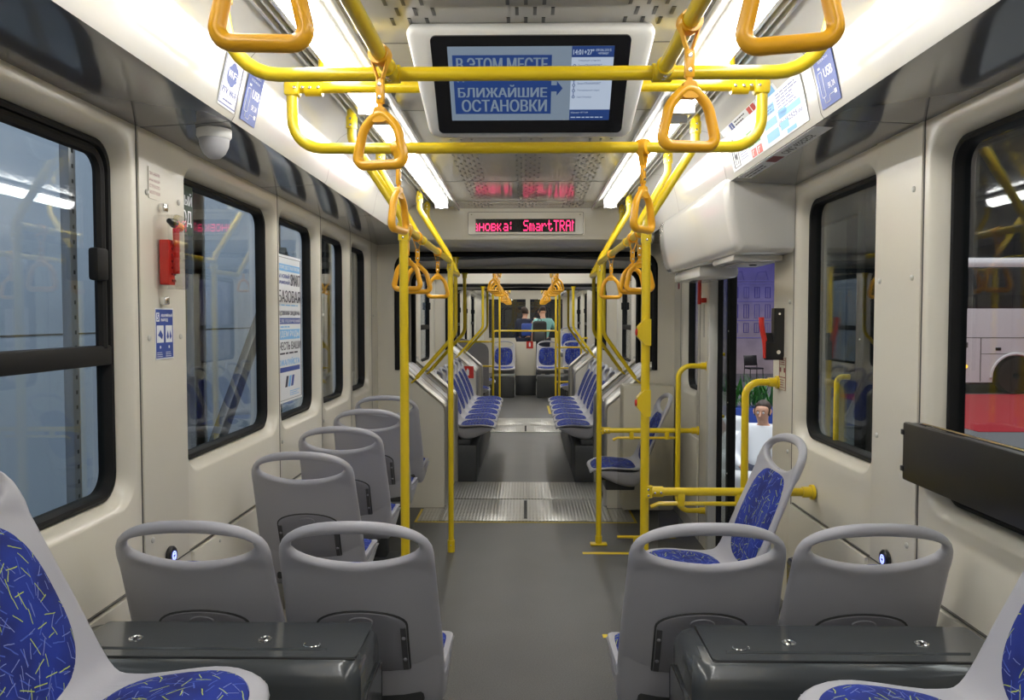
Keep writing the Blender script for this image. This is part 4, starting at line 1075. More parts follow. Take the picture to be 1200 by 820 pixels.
def emer(mb, f, n):
    mb.m('paper'); mb.plate(f, -.056, .118, -.036, .146, n, n+.0003); put_text(mb, 'АВАРИЙНЫЙ', f, -.024, .133, .054, .144, n, .0006); put_text(mb, 'ВЫХОД', f, -.024, .117, .022, .128, n, .0006)
    for u in (-.054, .006): mb.plate(f, u, .052, u+.046, .106, n, n+.0003); lines(mb, f, u, .006, u+.046, .024, 3, n, .35, 2)
    for u in (-.031, .029): mb.prism([(u+.005*cos(i*pi/4), .038+.005*sin(i*pi/4)) for i in range(8)], f, n, n+.0003)
    mb.m('signblue'); mb.prism([(-.048, .075), (-.03, .092), (-.014, .076), (-.02, .062), (-.034, .070)], f, n+.0004, n+.0007)
    mb.prism([(.012, .07), (.02, .09), (.027, .07), (.02, .062)], f, n+.0004, n+.0007); mb.prism([(.032, .07), (.038, .09), (.047, .07), (.038, .062)], f, n+.0004, n+.0007)
    put_text(mb, '5', f, -.052, .122, -.042, .142, n+.0006, .0006)
sticker('emergency_exit_sign', 'blue and white emergency exit instruction sign below the red hammer', 'sign', fl(2.49, 1.352), .125, .160, lambda mb, f, n: (mb.m('signblue'), mb.plate(f, -.059, .004, .059, .156, n-.0003, n), emer(mb, f, n+.0002)), 'paper')
def smallred(mb, f, n):
    mb.m('darkred'); 
    for i, tx in enumerate(('ПРИ АВАРИИ', 'РАЗБЕЙ', 'СТЕКЛО', 'МОЛОТКОМ')): put_text(mb, tx, f, -.034, .072-.019*i, .034, .082-.019*i, n)
sticker('warning_label', 'small pale label with red letters above the emergency hammer', 'sticker', fl(2.44, 1.845), .078, .095, smallred, 'wall')
# hammer in its clear case
t = empty('emergency_hammer', (-W+.008, 2.475, 1.68), 0, 'red emergency hammer in a clear case on the left pillar', 'hammer')
mb = MB().m('red'); f = lambda u, v, n=0: V((n, u, v))
mb.prism([(p.x, p.y) for p in fillet([(-.022, -.095, 0), (.022, -.095, 0), (.022, .045, 0), (-.022, .045, 0)], .006, 3, True)], f, .006, .034)
mb.build('holder', t)
mb = MB().m('red'); mb.tube([f(.008, -.06, .045), f(.010, .09, .045)], .010, 10); mb.m('orange'); mb.tube([f(.0, .095, .045), f(.040, .088, .045)], .014, 10); mb.build('hammer', t)
mb = MB().m('black'); mb.tube([f(-.004, .096, .045), f(-.040, .10, .045)], [.015, .008], 10); mb.build('hammer_head', t)
mb = MB().m('darkred')
for i in range(7): mb.b2(.034, .038, -.002, .020, -.085+i*.02, -.078+i*.02)
mb.build('ribs', t)
mb = MB().m('clear'); mb.prism([(p.x, p.y) for p in fillet([(-.05, -.11, 0), (.05, -.11, 0), (.05, .12, 0), (-.05, .12, 0)], .02, 4, True)], f, .062, .065)
mb.loops([[f(u, v, n) for u, v in [(p.x, p.y) for p in fillet([(-.05, -.11, 0), (.05, -.11, 0), (.05, .12, 0), (-.05, .12, 0)], .02, 4, True)]] for n in (0, .062)], True); mb.build('clear_case', t)
for z in (.145, -.145): mb = MB().m('chrome'); mb.b2(0, .02, -.014, .014, z-.012, z+.012, .003); mb.build('bracket', t)
# green glass sign, window poster
def gsign(mb, f, n):
    mb.m('paper'); put_text(mb, 'СНЫЙ', f, -.058, .105, .062, .150, n, .0014); put_text(mb, 'ХОД', f, -.058, .03, .058, .088, n, .0016)
sticker('exit_sign', 'dark green exit sign at the top of the window behind the hammer pillar', 'sign', fl(2.795, 1.775, -1.205), .14, .175, gsign, 'signgreen')
def wposter(mb, f, n):
    def T(tx, a, v0, b, v1, m='ink', bold=.0015): mb.m(m); put_text(mb, tx, f, a, v0, b, v1, n+.0005, bold)
    mb.m('ink'); mb.tube([f(u, v, n) for u, v in ((-.222, .012), (.222, .012), (.222, .722), (-.222, .722))], .0018, 4, True)
    mb.m('skyblue'); mb.plate(f, -.21, .655, .215, .690, n, n+.0003); mb.plate(f, -.21, .315, .205, .365, n, n+.0003); T('МЫ ПРЕДСТАВЛЯЕМ', -.2, .662, .2, .683, 'paper', .001)
    T('ВАМ НОВЫЙ', -.2, .62, .03, .645, 'signblue', .001); T('ТРАМВАЙ', -.2, .59, .03, .612, 'signblue', .001); T('SMART', .05, .585, .212, .645)
    T('БАЗОВАЯ', -.15, .50, .212, .56); mb.m('skyblue'); lines(mb, f, -.2, .48, .2, .492, 1, n, .5, 3)
    T('ОСНОВНАЯ ЗАДАЧА', -.2, .432, .2, .458); mb.m('signblue'); mb.plate(f, -.21, .392, .212, .422, n, n+.0003); T('ПОСЛЕ ПОЛУЧЕНИЯ', -.2, .398, .2, .415, 'paper', .0008); mb.m('skyblue'); lines(mb, f, -.2, .37, .1, .385, 1, n, .5, 6)
    T('БУДЕМ РАДЫ', -.19, .322, .19, .357, 'paper'); T('УЧЕСТЬ ВАШИ', -.19, .262, .212, .302); mb.m('ink'); lines(mb, f, -.2, .238, .2, .252, 1, n, .6, 7)
    T('ПОЖАЛУЙСТА', -.2, .185, .195, .222, 'skyblue'); mb.m('signblue'); mb.plate(f, -.21, .152, .2, .176, n, n+.0003)
    for i, m_ in enumerate(('ink', 'skyblue', 'signblue')): mb.m(m_); a = .0+i*.05; mb.prism([(a-.06, .075), (a-.025, .075), (a+.0, .13), (a-.035, .13)], f, n, n+.0004+i*.0001)
    mb.m('skyblue'); lines(mb, f, .02, .025, .2, .055, 3, n, .4, 8); mb.m('ink'); put_text(mb, 'R', f, -.2, .03, -.17, .06, n)
sticker('window_poster', 'white poster with black and light blue lettering on the second left side window', 'poster', fl(3.995, 1.06, -1.203), .47, .735, wposter)
# charging buttons
for s, side in ((-1, 'left'), (1, 'right')):
    t = empty('usb_socket', (s*(W-.008), 2.50, .72), 0, 'black round charging socket with blue light on the %s wall' % side, 'socket', 'charging sockets')
    mb = MB().m('black'); mb.lathe([(.030, 0), (.030, .010), (.026, .014), (.001, .015)], (0, 0, 0), (-s, 0, 0), 24); mb.build('socket', t)
    mb = MB().m('bluelight'); mb.tube([(-s*.0155, .011*cos(a*pi/8), .013*sin(a*pi/8)) for a in range(16)], .0022, 5, True); mb.b2(-s*.0145, -s*.0165, -.005, .005, -.007, -.005); mb.b2(-s*.0145, -s*.0165, -.005, .005, .003, .006); mb.build('light_ring', t)
# dome camera on the left cove
t = empty('dome_camera', (-.955, 2.44, 2.057), 0, 'white dome camera on the underside of the left ceiling cove', 'camera')
mb = MB().m('white'); mb.lathe([(.052, .0), (.052, -.02), (.047, -.028)], (0, 0, 0), (0, 0, 1), 24); mb.build('base', t)
mb = MB().m('plasticlight'); mb.lathe([(.046, -.026), (.043, -.05), (.033, -.072), (.018, -.086), (.001, -.09)], (0, 0, 0), (0, 0, 1), 24); mb.build('dome', t)
# door drive cover on the right
t = empty('door_cover', (1.15, 4.3, 1.76), 0, 'large white moulded cover over the open doorway', 'door cover')
prof = cr_spline([V(p) for p in ((1.147, 2.05, 0), (.885, 2.068, 0), (.853, 2.07, 0), (.851, 2.0, 0), (.862, 1.90, 0), (.885, 1.805, 0), (.905, 1.775, 0), (.94, 1.762, 0), (1.147, 1.762, 0))], 4)
mb = MB().m('cove'); L = []
for y, g in ((3.420, .035), (3.424, .018), (3.44, .004), (3.46, 0), (4.0, 0), (4.9, 0), (5.12, .006), (5.22, .05), (5.27, .12)):
    cxx, cz = 1.147, 2.06; k = 1-g/.29
    L.append([V((cxx+(p.x-cxx)*k, y, cz+(p.y-cz)*k)) for p in prof])
mb.loops(L, True, True, True); bl(mb, 'shell', t)
mb = MB().m('cove'); mb.b2(.92, 1.147, 3.56, 3.95, 1.735, 1.765, .012); bl(mb, 'sensor_housing', t)
mb = MB().m('cove'); mb.b2(.93, 1.147, 4.3, 5.0, 1.70, 1.765, .02); bl(mb, 'lower_housing', t)
mb = MB().m('paper'); mb.b2(.875, .882, 4.40, 4.48, 1.845, 1.885); bl(mb, 'small_label', t)
mb = MB().m('plasticlight'); mb.b2(.97, 1.12, 3.60, 3.90, 1.728, 1.737, .002); mb.m('black'); mb.lathe([(.02, 0), (.014, .006)], (1.05, 3.70, 1.728), (0, 0, -1), 12); bl(mb, 'sensor', t)
# emergency door handle on near pillar
t = empty('emergency_door_handle', (W, 3.56, 1.40), 0, 'black plate with a red emergency lever on the right door pillar', 'lever')
fB = lambda u, v, n=0: V((-n, u, v))
mb = MB().m('black'); mb.prism([(-.01, -.105), (.03, -.105), (.03, .125), (-.01, .125)], fB, 0, .045); mb.prism([(-.012, -.105), (.02, -.105), (.02, .015), (-.012, -.03)], fB, .04, .080); mb.build('plate', t)
mb = MB().m('red'); mb.tube(cr_spline([(-.078, -.0, -.098), (-.082, 0, -.03), (-.096, 0, .04), (-.098, 0, .085)], 5), [.010]*16, 8, sq=(1.2, .8)); mb.build('lever', t)
mb = MB().m('chrome'); mb.lathe([(.010, 0), (.009, .004)], (-.025, -.01, -.07), (0, -1, 0), 12); mb.lathe([(.006, 0), (.005, .003)], (-.022, -.01, .10), (0, -1, 0), 10); mb.build('key_lock', t)
def lab(mb, f, n):
    mb.m('darkred'); mb.tube([f(u, v, n) for u, v in ((-.043, .006), (.043, .006), (.043, .149), (-.043, .149))], .0016, 4, True); mb.plate(f, -.040, .060, .040, .064, n, n+.0003)
    mb.plate(f, -.036, .085, -.018, .105, n, n+.0003); mb.plate(f, .018, .085, .036, .105, n, n+.0003); lines(mb, f, -.035, .115, .035, .143, 3, n, .4, 3, .5); lines(mb, f, -.035, .012, .035, .055, 4, n, .3, 5, .4)
sticker('warning_label', 'pale label with red print below the emergency lever by the doorway', 'sticker', frr(3.56, 1.155, W-.0005), .095, .155, lab, 'palebox')
t = empty('emergency_hammer', (W-.0, 5.1, 1.66), 0, 'red emergency hammer bracket on the far door pillar', 'hammer')
mb = MB().m('red'); mb.b2(-.03, -.0, -.03, .03, -.08, -.05, .004); mb.b2(-.03, 0, -.03, .03, .05, .08, .004); mb.tube([(-.04, 0, -.09), (-.04, 0, .09)], .012, 8); mb.b2(-.06, -.02, -.05, .02, .05, .075, .006); mb.build('hammer', t)
mb = MB().m('groove'); mb.tube([(-.01, .0, -.09), (-.008, .002, -.30)], .0015, 5); mb.build('cord', t)
# black folded panel on the right window
t = empty('folding_board', (W-.03, 2.30, 1.10), 0, 'black board mounted across the lower part of the near right window', 'board')
mb = MB().m('black'); mb.b2(-.032, -.010, -1.50, 0, -.085, .082, .006); mb.build('board', t)
mb = MB().m('black'); mb.b2(-.034, .022, -.012, .008, -.06, -.045, .002); mb.b2(-.034, .022, -.012, .008, .045, .060, .002); mb.b2(-.012, .028, -.02, .012, -.08, .078, .004); mb.build('hinge', t)
mb = MB().m('chrome'); mb.tube([(-.012, -1.48, .086), (-.012, -.08, .086)], .004, 6); mb.build('edge_strip', t)
# boxes near the far screen: beige cabinet in front of the right bulkhead
mb = MB().m('palebox'); mb.b2(.73, 1.12, 5.95, 6.14, .03, .98, .02); t = mb.build('wall_cabinet'); tag(t, 'low beige cabinet against the gangway wall behind the far sideways seat', 'cabinet')
# extinguisher signs
def ext(mb, f, n):
    mb.m('paper'); mb.prism([(p.x, p.y) for p in fillet([(-.018, .035, 0), (.018, .035, 0), (.018, .11, 0), (-.018, .11, 0)], .010, 3, True)], f, n, n+.0005); mb.plate(f, -.006, .11, .006, .125, n, n+.0004)
sticker('fire_extinguisher_sign', 'red square extinguisher sign on the beige wall at the far end of the left bench', 'sign', frame((-.735, 10.045, .72), (1, 0, 0), (0, 0, 1)), .15, .155, ext, 'red')
sticker('fire_extinguisher_sign', 'red square extinguisher sign on the low partition of the last car', 'sign', frame((.08, 15.295, .90), (1, 0, 0), (0, 0, 1)), .13, .14, ext, 'red')
# ------------------------------------------------------------------ last car furniture
mb = MB().m('wall'); mb.b2(-.20, .20, 15.3, 15.36, .03, 1.03, .01); mb.m('plinth'); mb.b2(-.20, .20, 15.28, 15.37, 0, .38, .01); tag(mb.build('low_partition'), 'low beige partition between the two rear-facing seats in the last car', 'partition')
rail('partition_rail', 'yellow rail over the low partition in the last car', 'handrail', [(-.62, 15.33, 0.4), (-.62, 15.33, 1.24), (.62, 15.33, 1.24), (.62, 15.33, .4)], .05, .016)
for x, lb in ((-.42, 'blue seat facing the camera in the last car, left of the low partition'), (.42, 'blue seat facing the camera in the last car, right of the low partition'), (.92, 'blue seat facing the camera in the last car, beside the right wall')):
    mb = MB().m('plinth'); 
    put_seat(x, 15.25, pi, .10, lb, 'rear-facing seats in the last car', ped=False)
mb = MB().m('plinth'); mb.b2(-.66, -.21, 14.72, 15.28, 0, .40, .02); tag(mb.build('seat_plinth'), 'dark plinth under the left rear-facing seat of the last car', 'plinth', 'plinths in the last car')
mb = MB().m('plinth'); mb.b2(.21, 1.13, 14.72, 15.28, 0, .40, .02); tag(mb.build('seat_plinth'), 'dark plinth under the right rear-facing seats of the last car', 'plinth', 'plinths in the last car')
t = empty('partition_screen', (-.80, 12.25, 0), 0, 'grey partition with rounded top beside the left pole in the last car', 'partition')
f = lambda u, v, n=0: V((u, n, v)); mb = MB().m('plasticdark'); mb.prism([(p.x, p.y) for p in fillet([(-.33, .02, 0), (.23, .02, 0), (.23, 1.08, 0), (-.33, 1.20, 0)], [.01, .02, .14, .1], 5, True)], f, 0, .04); mb.build('panel', t)
put_seat(-1.06, 12.85, -HP, .02, 'blue sideways seat behind the grey partition in the last car'); put_seat(1.09, 12.1, HP, .0, 'blue sideways seat just past the second gangway on the right')
put_seat(-1.09, 11.62, -HP, .0, 'blue sideways seat just past the second gangway on the left')
put_seat(.92, 16.6, pi, .35, 'high rear seat against the right wall of the last car')
# ------------------------------------------------------------------ people
def skin(name, pts, edges, matname, parent=None, sub=2, root=0):
    me = bpy.data.meshes.new(name); names = list(pts); idx = {k: i for i, k in enumerate(names)}
    me.from_pydata([pts[k][0] for k in names], [(idx[a], idx[b]) for a, b in edges], [])
    o = bpy.data.objects.new(name, me); COL.objects.link(o)
    o.modifiers.new('s', 'SKIN'); sv = me.skin_vertices[0].data
    for i, k in enumerate(names):
        r = pts[k][1]; sv[i].radius = r if isinstance(r, tuple) else (r, r); sv[i].use_root = (i == root)
    o.modifiers[0].use_smooth_shade = True
    m = o.modifiers.new('d', 'SUBSURF'); m.levels = sub; m.render_levels = sub
    dg = bpy.context.evaluated_depsgraph_get(); m2 = bpy.data.meshes.new_from_object(o.evaluated_get(dg)); bpy.data.objects.remove(o)
    m2.materials.clear(); m2.materials.append(MT[matname])
    for p in m2.polygons: p.use_smooth = True
    q = bpy.data.objects.new(name, m2); COL.objects.link(q)
    if parent: q.parent = parent
    return q
def person(name_label, loc, rz, J, top='shirtwhite', legs='trousers', sleeves=True, group=None, backpack=False):
    t = empty('person', loc, rz, name_label, 'person', group)
    P = {}; E = []
    def add(k, p, r, par=None):
        P[k] = (V(p), r)
        if par: E.append((par, k))
    add('pelvis', J['pelvis'], (.125, .10)); add('waist', J['waist'], (.125, .095), 'pelvis'); add('chest', J['chest'], (.155, .11), 'waist')
    add('neckb', J['neckb'], .062, 'chest'); add('neck', J['neck'], .056, 'neckb'); add('jaw', J['jaw'], (.068, .080), 'neck'); add('head', J['head'], (.088, .108), 'jaw'); add('crown', J['crown'], (.074, .088), 'head')
    fd = V(J['face']).normalized()
    for s in ('l', 'r'):
        add(s+'sh', J[s+'sh'], .055, 'chest'); add(s+'el', J[s+'el'], .040, s+'sh'); add(s+'wr', J[s+'wr'], .026, s+'el')
        d = (V(J[s+'wr'])-V(J[s+'el'])).normalized(); side = d.cross(V((0, 0, 1))); side = side.normalized() if side.length > .1 else V((1, 0, 0))
        nrm = side.cross(d)
        palm = V(J[s+'wr'])+d*.055; add(s+'pa', palm, (.034, .016), s+'wr')
        for q, (off, L) in enumerate(((-.028, .062), (-.010, .072), (.009, .068), (.027, .052))):
            b = palm+d*.022+side*off; add(s+'f%da' % q, b, .0105, s+'pa'); add(s+'f%db' % q, b+d*L*.5-nrm*.008, .009, s+'f%da' % q); add(s+'f%dc' % q, b+d*L*.9-nrm*.028, .0075, s+'f%db' % q)
        tb = palm-d*.03+side*(-.036); add(s+'t1', tb, .011, s+'pa'); add(s+'t2', tb+d*.03-side*.018, .0095, s+'t1')
        add(s+'hi', J[s+'hi'], .085, 'pelvis'); add(s+'kn', J[s+'kn'], .057, s+'hi'); add(s+'an', J[s+'an'], .036, s+'kn'); add(s+'to', J[s+'to'], (.042, .028), s+'an')
    body = skin('body', P, E, 'skin', t)
    # shirt
    Q = {}; F = []
    def add2(k, src, g, par=None, mul=1):
        r = P[src][1]; r = r if isinstance(r, tuple) else (r, r); Q[k] = (P[src][0].copy(), (r[0]*mul+g, r[1]*mul+g))
        if par: F.append((par, k))
    add2('pelvis', 'pelvis', .016); add2('waist', 'waist', .02, 'pelvis'); add2('chest', 'chest', .024, 'waist'); add2('neckb', 'neckb', .018, 'chest')
    for s in ('l', 'r'):
        add2(s+'sh', s+'sh', .024, 'chest'); add2(s+'el', s+'el', .014, s+'sh')
        if sleeves: add2(s+'wr', s+'wr', .010, s+'el')
    skin('shirt', Q, F, top, t)
    Q = {}; F = []
    add2('pelvis', 'pelvis', .018)
    for s in ('l', 'r'): add2(s+'hi', s+'hi', .018, 'pelvis'); add2(s+'kn', s+'kn', .018, s+'hi'); add2(s+'an', s+'an', .020, s+'kn')
    skin('trousers', Q, F, legs, t)
    Q = {}; F = []
    for s in ('l', 'r'):
        Q = {}; F = []; add2('an', s+'an', .012); Q['an'] = (Q['an'][0]-V((0, 0, .02)), Q['an'][1]); add2('to', s+'to', .014, 'an'); skin('shoe', Q, F, 'black', t)
    # hair cap, eyes, ears, mouth
    hc = V(J['head']); up = (V(J['crown'])-hc).normalized(); sd = fd.cross(up).normalized()
    mb = MB().m('hair'); L = []
    for i in range(9):
        a = radians(-18+i*13.4); L.append([hc+up*.012+up*(.118*sin(a)*(1.9 if (sin(b) < .3 and a < 0) else 1))+(sd*cos(b)*.088+fd*(sin(b)*.104-.010))*max(cos(a), .02)*(1 if sin(b) < .35 or a > .42 else .78) for b in [2*pi*k/20 for k in range(20)]])
    mb.loops(L, True, True, True); mb.build('hair', t, sharp=80)
    mb = MB().m('paper')
    for s in (-1, 1): mb.lathe([(.001, -.008), (.009, -.005), (.011, 0), (.001, .006)], hc+fd*.082+sd*s*.030-up*.004, fd, 10)
    mb.m('hair')
    for s in (-1, 1): mb.lathe([(.005, 0), (.001, .003)], hc+fd*.0865+sd*s*.030-up*.004, fd, 8); mb.tube([hc+fd*.088+sd*s*.016+up*.016, hc+fd*.084+sd*s*.042+up*.018], .004, 5)
    mb.build('eyes', t)
    mb = MB().m('skin')
    for s in (-1, 1): mb.tube([hc+sd*s*.080-up*.030, hc+sd*s*.090, hc+sd*s*.082+up*.022], .012, 7)
    mb.build('ears', t)
    mb = MB().m('skin'); mb.tube([hc+fd*.080+up*.004, hc+fd*.094-up*.022, hc+fd*.098-up*.036, hc+fd*.080-up*.044], [.007, .010, .012, .008], 8); mb.build('nose', t)
    mb = MB().m('darkred'); jc = V(J['jaw']); mb.tube([jc+fd*.068+sd*-.02+up*.018, jc+fd*.074+up*.016, jc+fd*.068+sd*.02+up*.018], .004, 5); mb.build('mouth', t)
    return t
def seated(lean=0.08, hz=.42):
    # facing -y, seat height hz
    J = dict(pelvis=(0, .05, hz+.10), waist=(0, .10, hz+.26), chest=(0, .10+lean, hz+.46), neckb=(0, .10+lean, hz+.60), neck=(0, .085+lean, hz+.645), jaw=(0, .055+lean, hz+.70), head=(0, .055+lean, hz+.765), crown=(0, .075+lean, hz+.825), face=(0, -1, -.08))
    for s, q in (('l', 1), ('r', -1)):
        J[s+'sh'] = (q*.185, .10+lean, hz+.56); J[s+'el'] = (q*.25, .0, hz+.27); J[s+'wr'] = (q*.12, -.22, hz+.20)
        J[s+'hi'] = (q*.09, .03, hz+.09); J[s+'kn'] = (q*.13, -.43, hz+.09); J[s+'an'] = (q*.13, -.45, .09); J[s+'to'] = (q*.14, -.60, .04)
    return J
def standing():
    J = dict(pelvis=(0, 0, .94), waist=(0, 0, 1.10), chest=(0, .01, 1.32), neckb=(0, .0, 1.47), neck=(0, -.01, 1.53), jaw=(0, -.03, 1.575), head=(0, -.02, 1.645), crown=(0, 0, 1.71), face=(0, -1, -.1))
    for s, q in (('l', 1), ('r', -1)):
        J[s+'sh'] = (q*.185, .0, 1.41); J[s+'el'] = (q*.24, .02, 1.13); J[s+'wr'] = (q*.25, -.08, .90)
        J[s+'hi'] = (q*.09, 0, .92); J[s+'kn'] = (q*.10, -.02, .50); J[s+'an'] = (q*.11, .02, .09); J[s+'to'] = (q*.13, -.13, .04)
    return J
GZ = -.60
person('seated man in a white shirt and dark trousers on a white sofa outside the doorway', (2.50, 8.5, GZ), radians(-30), seated(hz=.31))
J = seated(hz=.31); J['lwr'] = (.16, -.28, .50)
person('person in a maroon top on the white sofa behind the man in the white shirt', (2.30, 9.6, GZ), radians(35), J, top='maroon', sleeves=False)
J = standing(); J['rel'] = (-.34, -.12, 1.22); J['rwr'] = (-.26, -.33, 1.34); J['jaw'] = (0, -.06, 1.565); J['head'] = (0, -.07, 1.635); J['crown'] = (0, -.05, 1.70); J['face'] = (0, -1, -.5)
tp = person('person in a teal shirt seen from behind at the far end of the car', (.40, 18.4, 0), pi+radians(15), J, top='shirtteal', sleeves=False)
t = empty('backpack', (.32, 18.16, 1.20), 0, 'dark grey backpack worn by the person in the teal shirt', 'backpack')
mb = MB().m('backpack'); mb.b2(-.16, .16, -.10, .06, -.28, .22, .06, 3); mb.build('bag_body', t)
mb = MB().m('plinth'); mb.b2(-.12, .12, -.15, -.09, -.24, -.02, .03, 3); mb.tube([(-.04, -.02, .22), (-.03, -.02, .27), (.03, -.02, .27), (.04, -.02, .22)], .008, 6); mb.build('front_pocket', t)
J = standing(); J['rel'] = (-.28, -.16, 1.20); J['rwr'] = (-.12, -.34, 1.42)
person('person in dark clothes at the far end of the car, left of the teal shirt', (-.02, 19.4, 0), pi-radians(30), J, top='trousers', sleeves=True)
mb = MB().m('signblue'); mb.b2(-.10, .18, 19.05, 19.15, 1.06, 1.36, .03, 3); tag(mb.build('shoulder_bag'), 'blue bag held by the person in dark clothes at the far end', 'bag')
# ------------------------------------------------------------------ the hall outside
mb = MB().m('hallfloor'); mb.b2(-12, 34, -8, 34, GZ-.1, GZ); struct(mb.build('floor_hall'))
mb = MB().m('carpet'); mb.b2(8.3, 30, 14.6, 21.85, GZ, GZ+.012, .004); tag(mb.build('red_carpet'), 'red carpet on the hall floor in front of the white coach', 'carpet')
mb = MB().m('halldark'); mb.b2(-12, 34, 31, 31.2, GZ, 12); mb.b2(34, 34.2, -8, 31, GZ, 12); struct(mb.build('wall_hall'))
# left pavilion panels
def pav(y0, y1, z1, lb, x=-2.35):
    t = empty('pavilion_panel', (x, (y0+y1)/2, GZ), 0, lb, 'wall panel', 'pale blue pavilion panels'); L = (y1-y0)/2
    mb = MB().m('hallpanel'); mb.b2(-.06, 0, -L, L, 0, z1); mb.m('groove'); 
    for z in (1.0, 2.0, 3.0):
        if z < z1: mb.b2(-.001, .0015, -L, L, z-.004, z+.004)
    mb.build('panel', t); mb = MB().m('alu'); 
    for y in (-L, L): mb.b2(-.07, .012, y-.02 if y > 0 else y, y if y > 0 else y+.02, 0, z1)
    mb.build('edge_trim', t)
pav(-3.0, 2.9, 3.6, 'pale blue panel standing outside the near left window'); pav(2.93, 5.12, 3.6, 'pale blue panel outside, between the near left window and the dark gap'); pav(5.75, 7.4, 3.6, 'pale blue panel outside the window with the hammer pillar beside it')
pav(7.55, 9.0, 3.6, 'pale blue panel outside the poster window'); pav(9.55, 10.6, 3.6, 'pale blue panel outside the third small window on the left'); pav(11.2, 21, 3.6, 'pale blue panel far along outside the last car')
def post(y, x, lb):
    mb = MB().m('steel'); mb.b2(x-.02, x+.02, y-.025, y+.025, GZ, 3.2, .003); mb.m('black')
    for i in range(60):
        z = GZ+.1+i*.062; mb.b2(x+.019, x+.021, y-.006, y+.006, z-.008, z+.008)
    tag(mb.build('perforated_post'), lb, 'post')
post(3.25, -1.88, 'perforated steel post standing outside the near left window')
mb = MB().m('darkgrey'); mb.box((-2.0, 5.46, 1.02), (.06, .12, 3.0), .01, Matrix.Rotation(radians(-48), 3, 'X')); tag(mb.build('diagonal_brace'), 'dark slanting beam outside the second left window', 'beam')
# right: backdrop, plants, sofas, chair
t = empty('backdrop_wall', (9.0, 30, GZ), 0, 'purple printed backdrop wall with a drawn palace facade, far outside the doorway', 'backdrop')
mb = MB().m('backdropprint'); mb.b2(5.2, 10.9, 30, 30.1, GZ, 6.2); bl(mb, 'panel', t)
mb = MB().m('printline')
fp = frame((5.2, 29.995, GZ), (1, 0, 0), (0, 0, 1))
for r, (v, h) in enumerate(((1.55, .35), (2.1, .5), (2.85, .4))):
    for c in range(14):
        u = .2+c*.40; mb.m('printline' if (r+c) % 3 else 'printline2'); mb.tube([fp(u+a, v+b, .004) for a, b in ((0, 0), (.17, 0), (.17, h), (0, h))], .014, 4, True); mb.tube([fp(u+.085, v, .004), fp(u+.085, v+h, .004)], .008, 4)
mb.m('printline2')
for v in (1.35, 2.0, 2.72, 3.38, 3.5): mb.b2(5.2, 10.9, 29.985, 30, GZ+v-.012, GZ+v+.012)
for c in range(6):
    u = .7+c*.9
    if c in (2, 3): mb.tube([fp(u, 3.5, .004), fp(u+.1, 3.8, .004), fp(u+.4, 3.85, .004), fp(u+.5, 3.5, .004)], .015, 4)
bl(mb, 'print_drawing', t)
t = empty('office_chair', (7.45, 26, GZ), radians(12), 'black chair standing far outside in front of the purple backdrop', 'chair')
mb = MB().m('black'); mb.b2(-.24, .24, -.22, .22, .43, .48, .02); mb.build('seat', t)
mb = MB().m('black'); mb.box((0, .24, .70), (.46, .04, .34), .02, Matrix.Rotation(radians(-8), 3, 'X')); mb.build('backrest', t)
for x in (-.23, .23):
    for y in (-.2, .23): mb = MB().m('black'); mb.cyl((x, y, 0), (x*.95, y*.9, .60 if y > 0 else .44), .014, 8); mb.build('leg', t)
def sofa(x, y, rz, w, lb):
    t = empty('sofa', (x, y, GZ), rz, lb, 'sofa', 'white sofas outside the doorway')
    mb = MB().m('leather'); mb.b2(-w/2, w/2, -.40, .40, .06, .26, .04, 3); mb.build('base', t)
    mb = MB().m('leather'); mb.b2(-w/2+.14, w/2-.14, -.38, .24, .25, .32, .03, 3); mb.build('seat_cushion', t)
    mb = MB().m('leather'); mb.b2(-w/2, w/2, .22, .44, .20, .80, .07, 3); mb.build('backrest', t)
    for s in (-1, 1): mb = MB().m('leather'); mb.b2(s*(w/2-.16), s*w/2, -.40, .36, .12, .60, .06, 3); mb.build('armrest', t)
    mb = MB().m('chrome')
    for a in (-1, 1):
        for b in (-1, 1): mb.cyl((a*(w/2-.1), b*.33, 0), (a*(w/2-.1), b*.33, .07), .02, 8)
    mb.build('feet', t)
sofa(2.53, 8.56, radians(-30), 1.0, 'white armchair with the seated man in the white shirt'); sofa(2.35, 9.75, radians(35), 1.7, 'white sofa behind the armchair, partly hidden by the door leaf')
sofa(2.05, 6.9, radians(160), 1.2, 'white sofa nearest the doorway, seen from behind')
t = empty('planter', (3.30, 10.9, GZ), 0, 'blue planter trough with green leafy plants behind the seated man', 'planter')
mb = MB().m('signblue'); mb.b2(-.55, .55, -.18, .18, 0, .87, .02); mb.build('trough', t)
rnd = random.Random(5); mb = MB().m('leaf')
for i in range(150):
    b = V((rnd.uniform(-.5, .5), rnd.uniform(-.14, .14), .86)); a = rnd.uniform(0, 2*pi); h = rnd.uniform(.15, .5); sp = rnd.uniform(.05, .25)
    d = V((cos(a)*sp, sin(a)*sp, h)); s_ = d.cross(V((0, 0, 1))).normalized()*rnd.uniform(.015, .03)
    m1 = b+d*.5; e = b+d+V((cos(a)*.05, sin(a)*.05, -.02)); up = V((0, 0, .004))
    vs = [mb.bm.verts.new(p) for p in (b, m1+s_, e, m1-s_)]; mb.face(vs)
tag(mb.build('foliage', t), None, None)
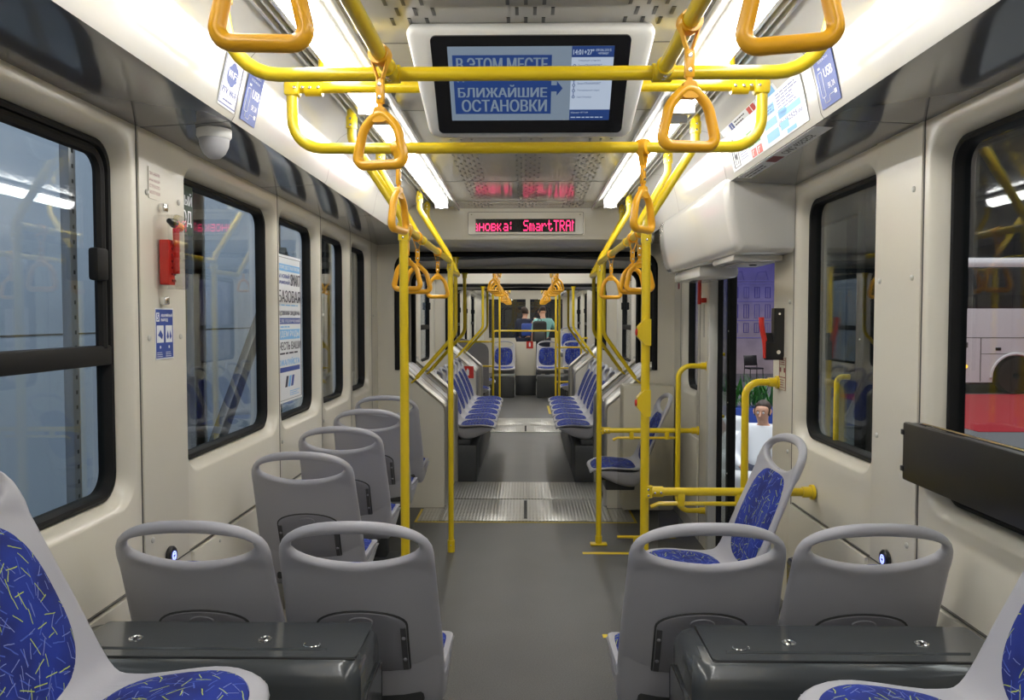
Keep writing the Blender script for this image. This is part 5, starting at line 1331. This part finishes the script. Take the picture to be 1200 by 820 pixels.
# white coach far right
t = empty('coach', (10.6, 22, GZ), 0, 'white coach parked on the far side of the red carpet, seen through the right window', 'coach')
Lb = 12.0; f = lambda u, v, n=0: V((u, n, v))
def arch_body():
    P = [(0.02, .32)]
    for cx in (2.85, 10.0):
        P.append((cx-.62, .32))
        for i in range(1, 12): a = pi-pi*i/12; P.append((cx+.62*cos(a), .45+.62*sin(a)))
        P.append((cx+.62, .32))
    P += [(Lb, .32), (Lb, 2.35), (.0, 2.35)]
    return P
mb = MB().m('buswhite'); mb.prism(arch_body(), f, 0, 2.5); mb.b2(0.05, Lb, .02, 2.48, 2.34, 2.36); mb.b2(.1, Lb-.1, .02, 2.48, 3.45, 3.75, .12); mb.build('body', t)
mb = MB().m('busglass'); mb.b2(.06, Lb-.06, .01, 2.49, 2.34, 3.46, .03); mb.build('side_windows', t)
mb = MB().m('groove')
for u in (.5, 1.9, 4.4, 5.8, 7.2, 8.6): mb.b2(u-.012, u+.012, -.004, .002, .34, 1.55)
mb.b2(0, Lb, -.004, .002, 1.54, 1.56); mb.b2(1.9, 4.4, -.004, .002, 1.10, 1.115)
mb.b2(.85, 1.55, -.006, .002, 1.28, 1.42)
mb.build('panel_seams', t)
mb = MB().m('buswhite'); 
for cx in (2.85, 10.0): mb.tube([f(cx+.66*cos(pi*i/14), .45+.66*sin(pi*i/14), -.01) for i in range(15)], .04, 6)
mb.build('wheel_arch_trim', t)
mb = MB().m('black'); mb.b2(.95, 1.3, -.012, .002, .68, .82, .01); mb.b2(2.3, 2.45, -.012, .002, 1.20, 1.28, .01); mb.b2(3.3, 3.55, -.012, .002, 1.22, 1.34, .01); mb.b2(.08, .16, -.012, .002, .50, .62); mb.build('handles', t)
mb = MB().m('amber'); mb.lathe([(.05, 0), (.05, .02), (.001, .03)], (1.50, 0, .76), (0, -1, 0), 12); mb.build('side_marker_light', t)
for cx in (2.85, 10.0):
    w_ = MB().m('black'); w_.lathe([(.30, -.02), (.48, -.02), (.51, .05), (.51, .26), (.48, .32)], (cx, -.02, .51), (0, 1, 0), 36); w = w_.build('wheel', t)
    r_ = MB().m('plasticlight'); r_.lathe([(.30, .0), (.29, .04), (.20, .08), (.17, .02), (.09, -.01), (.001, -.01)], (cx, -.03, .51), (0, 1, 0), 28)
    r_.m('black')
    for i in range(10): a = 2*pi*i/10; r_.lathe([(.028, 0), (.001, .002)], (cx+.24*cos(a), .02, .51+.24*sin(a)), (0, -1, 0), 8)
    r_.build('rim', w)
mb = MB().m('black'); mb.b2(.2, Lb-.2, .3, 2.2, .25, .6); mb.build('underbody', t)
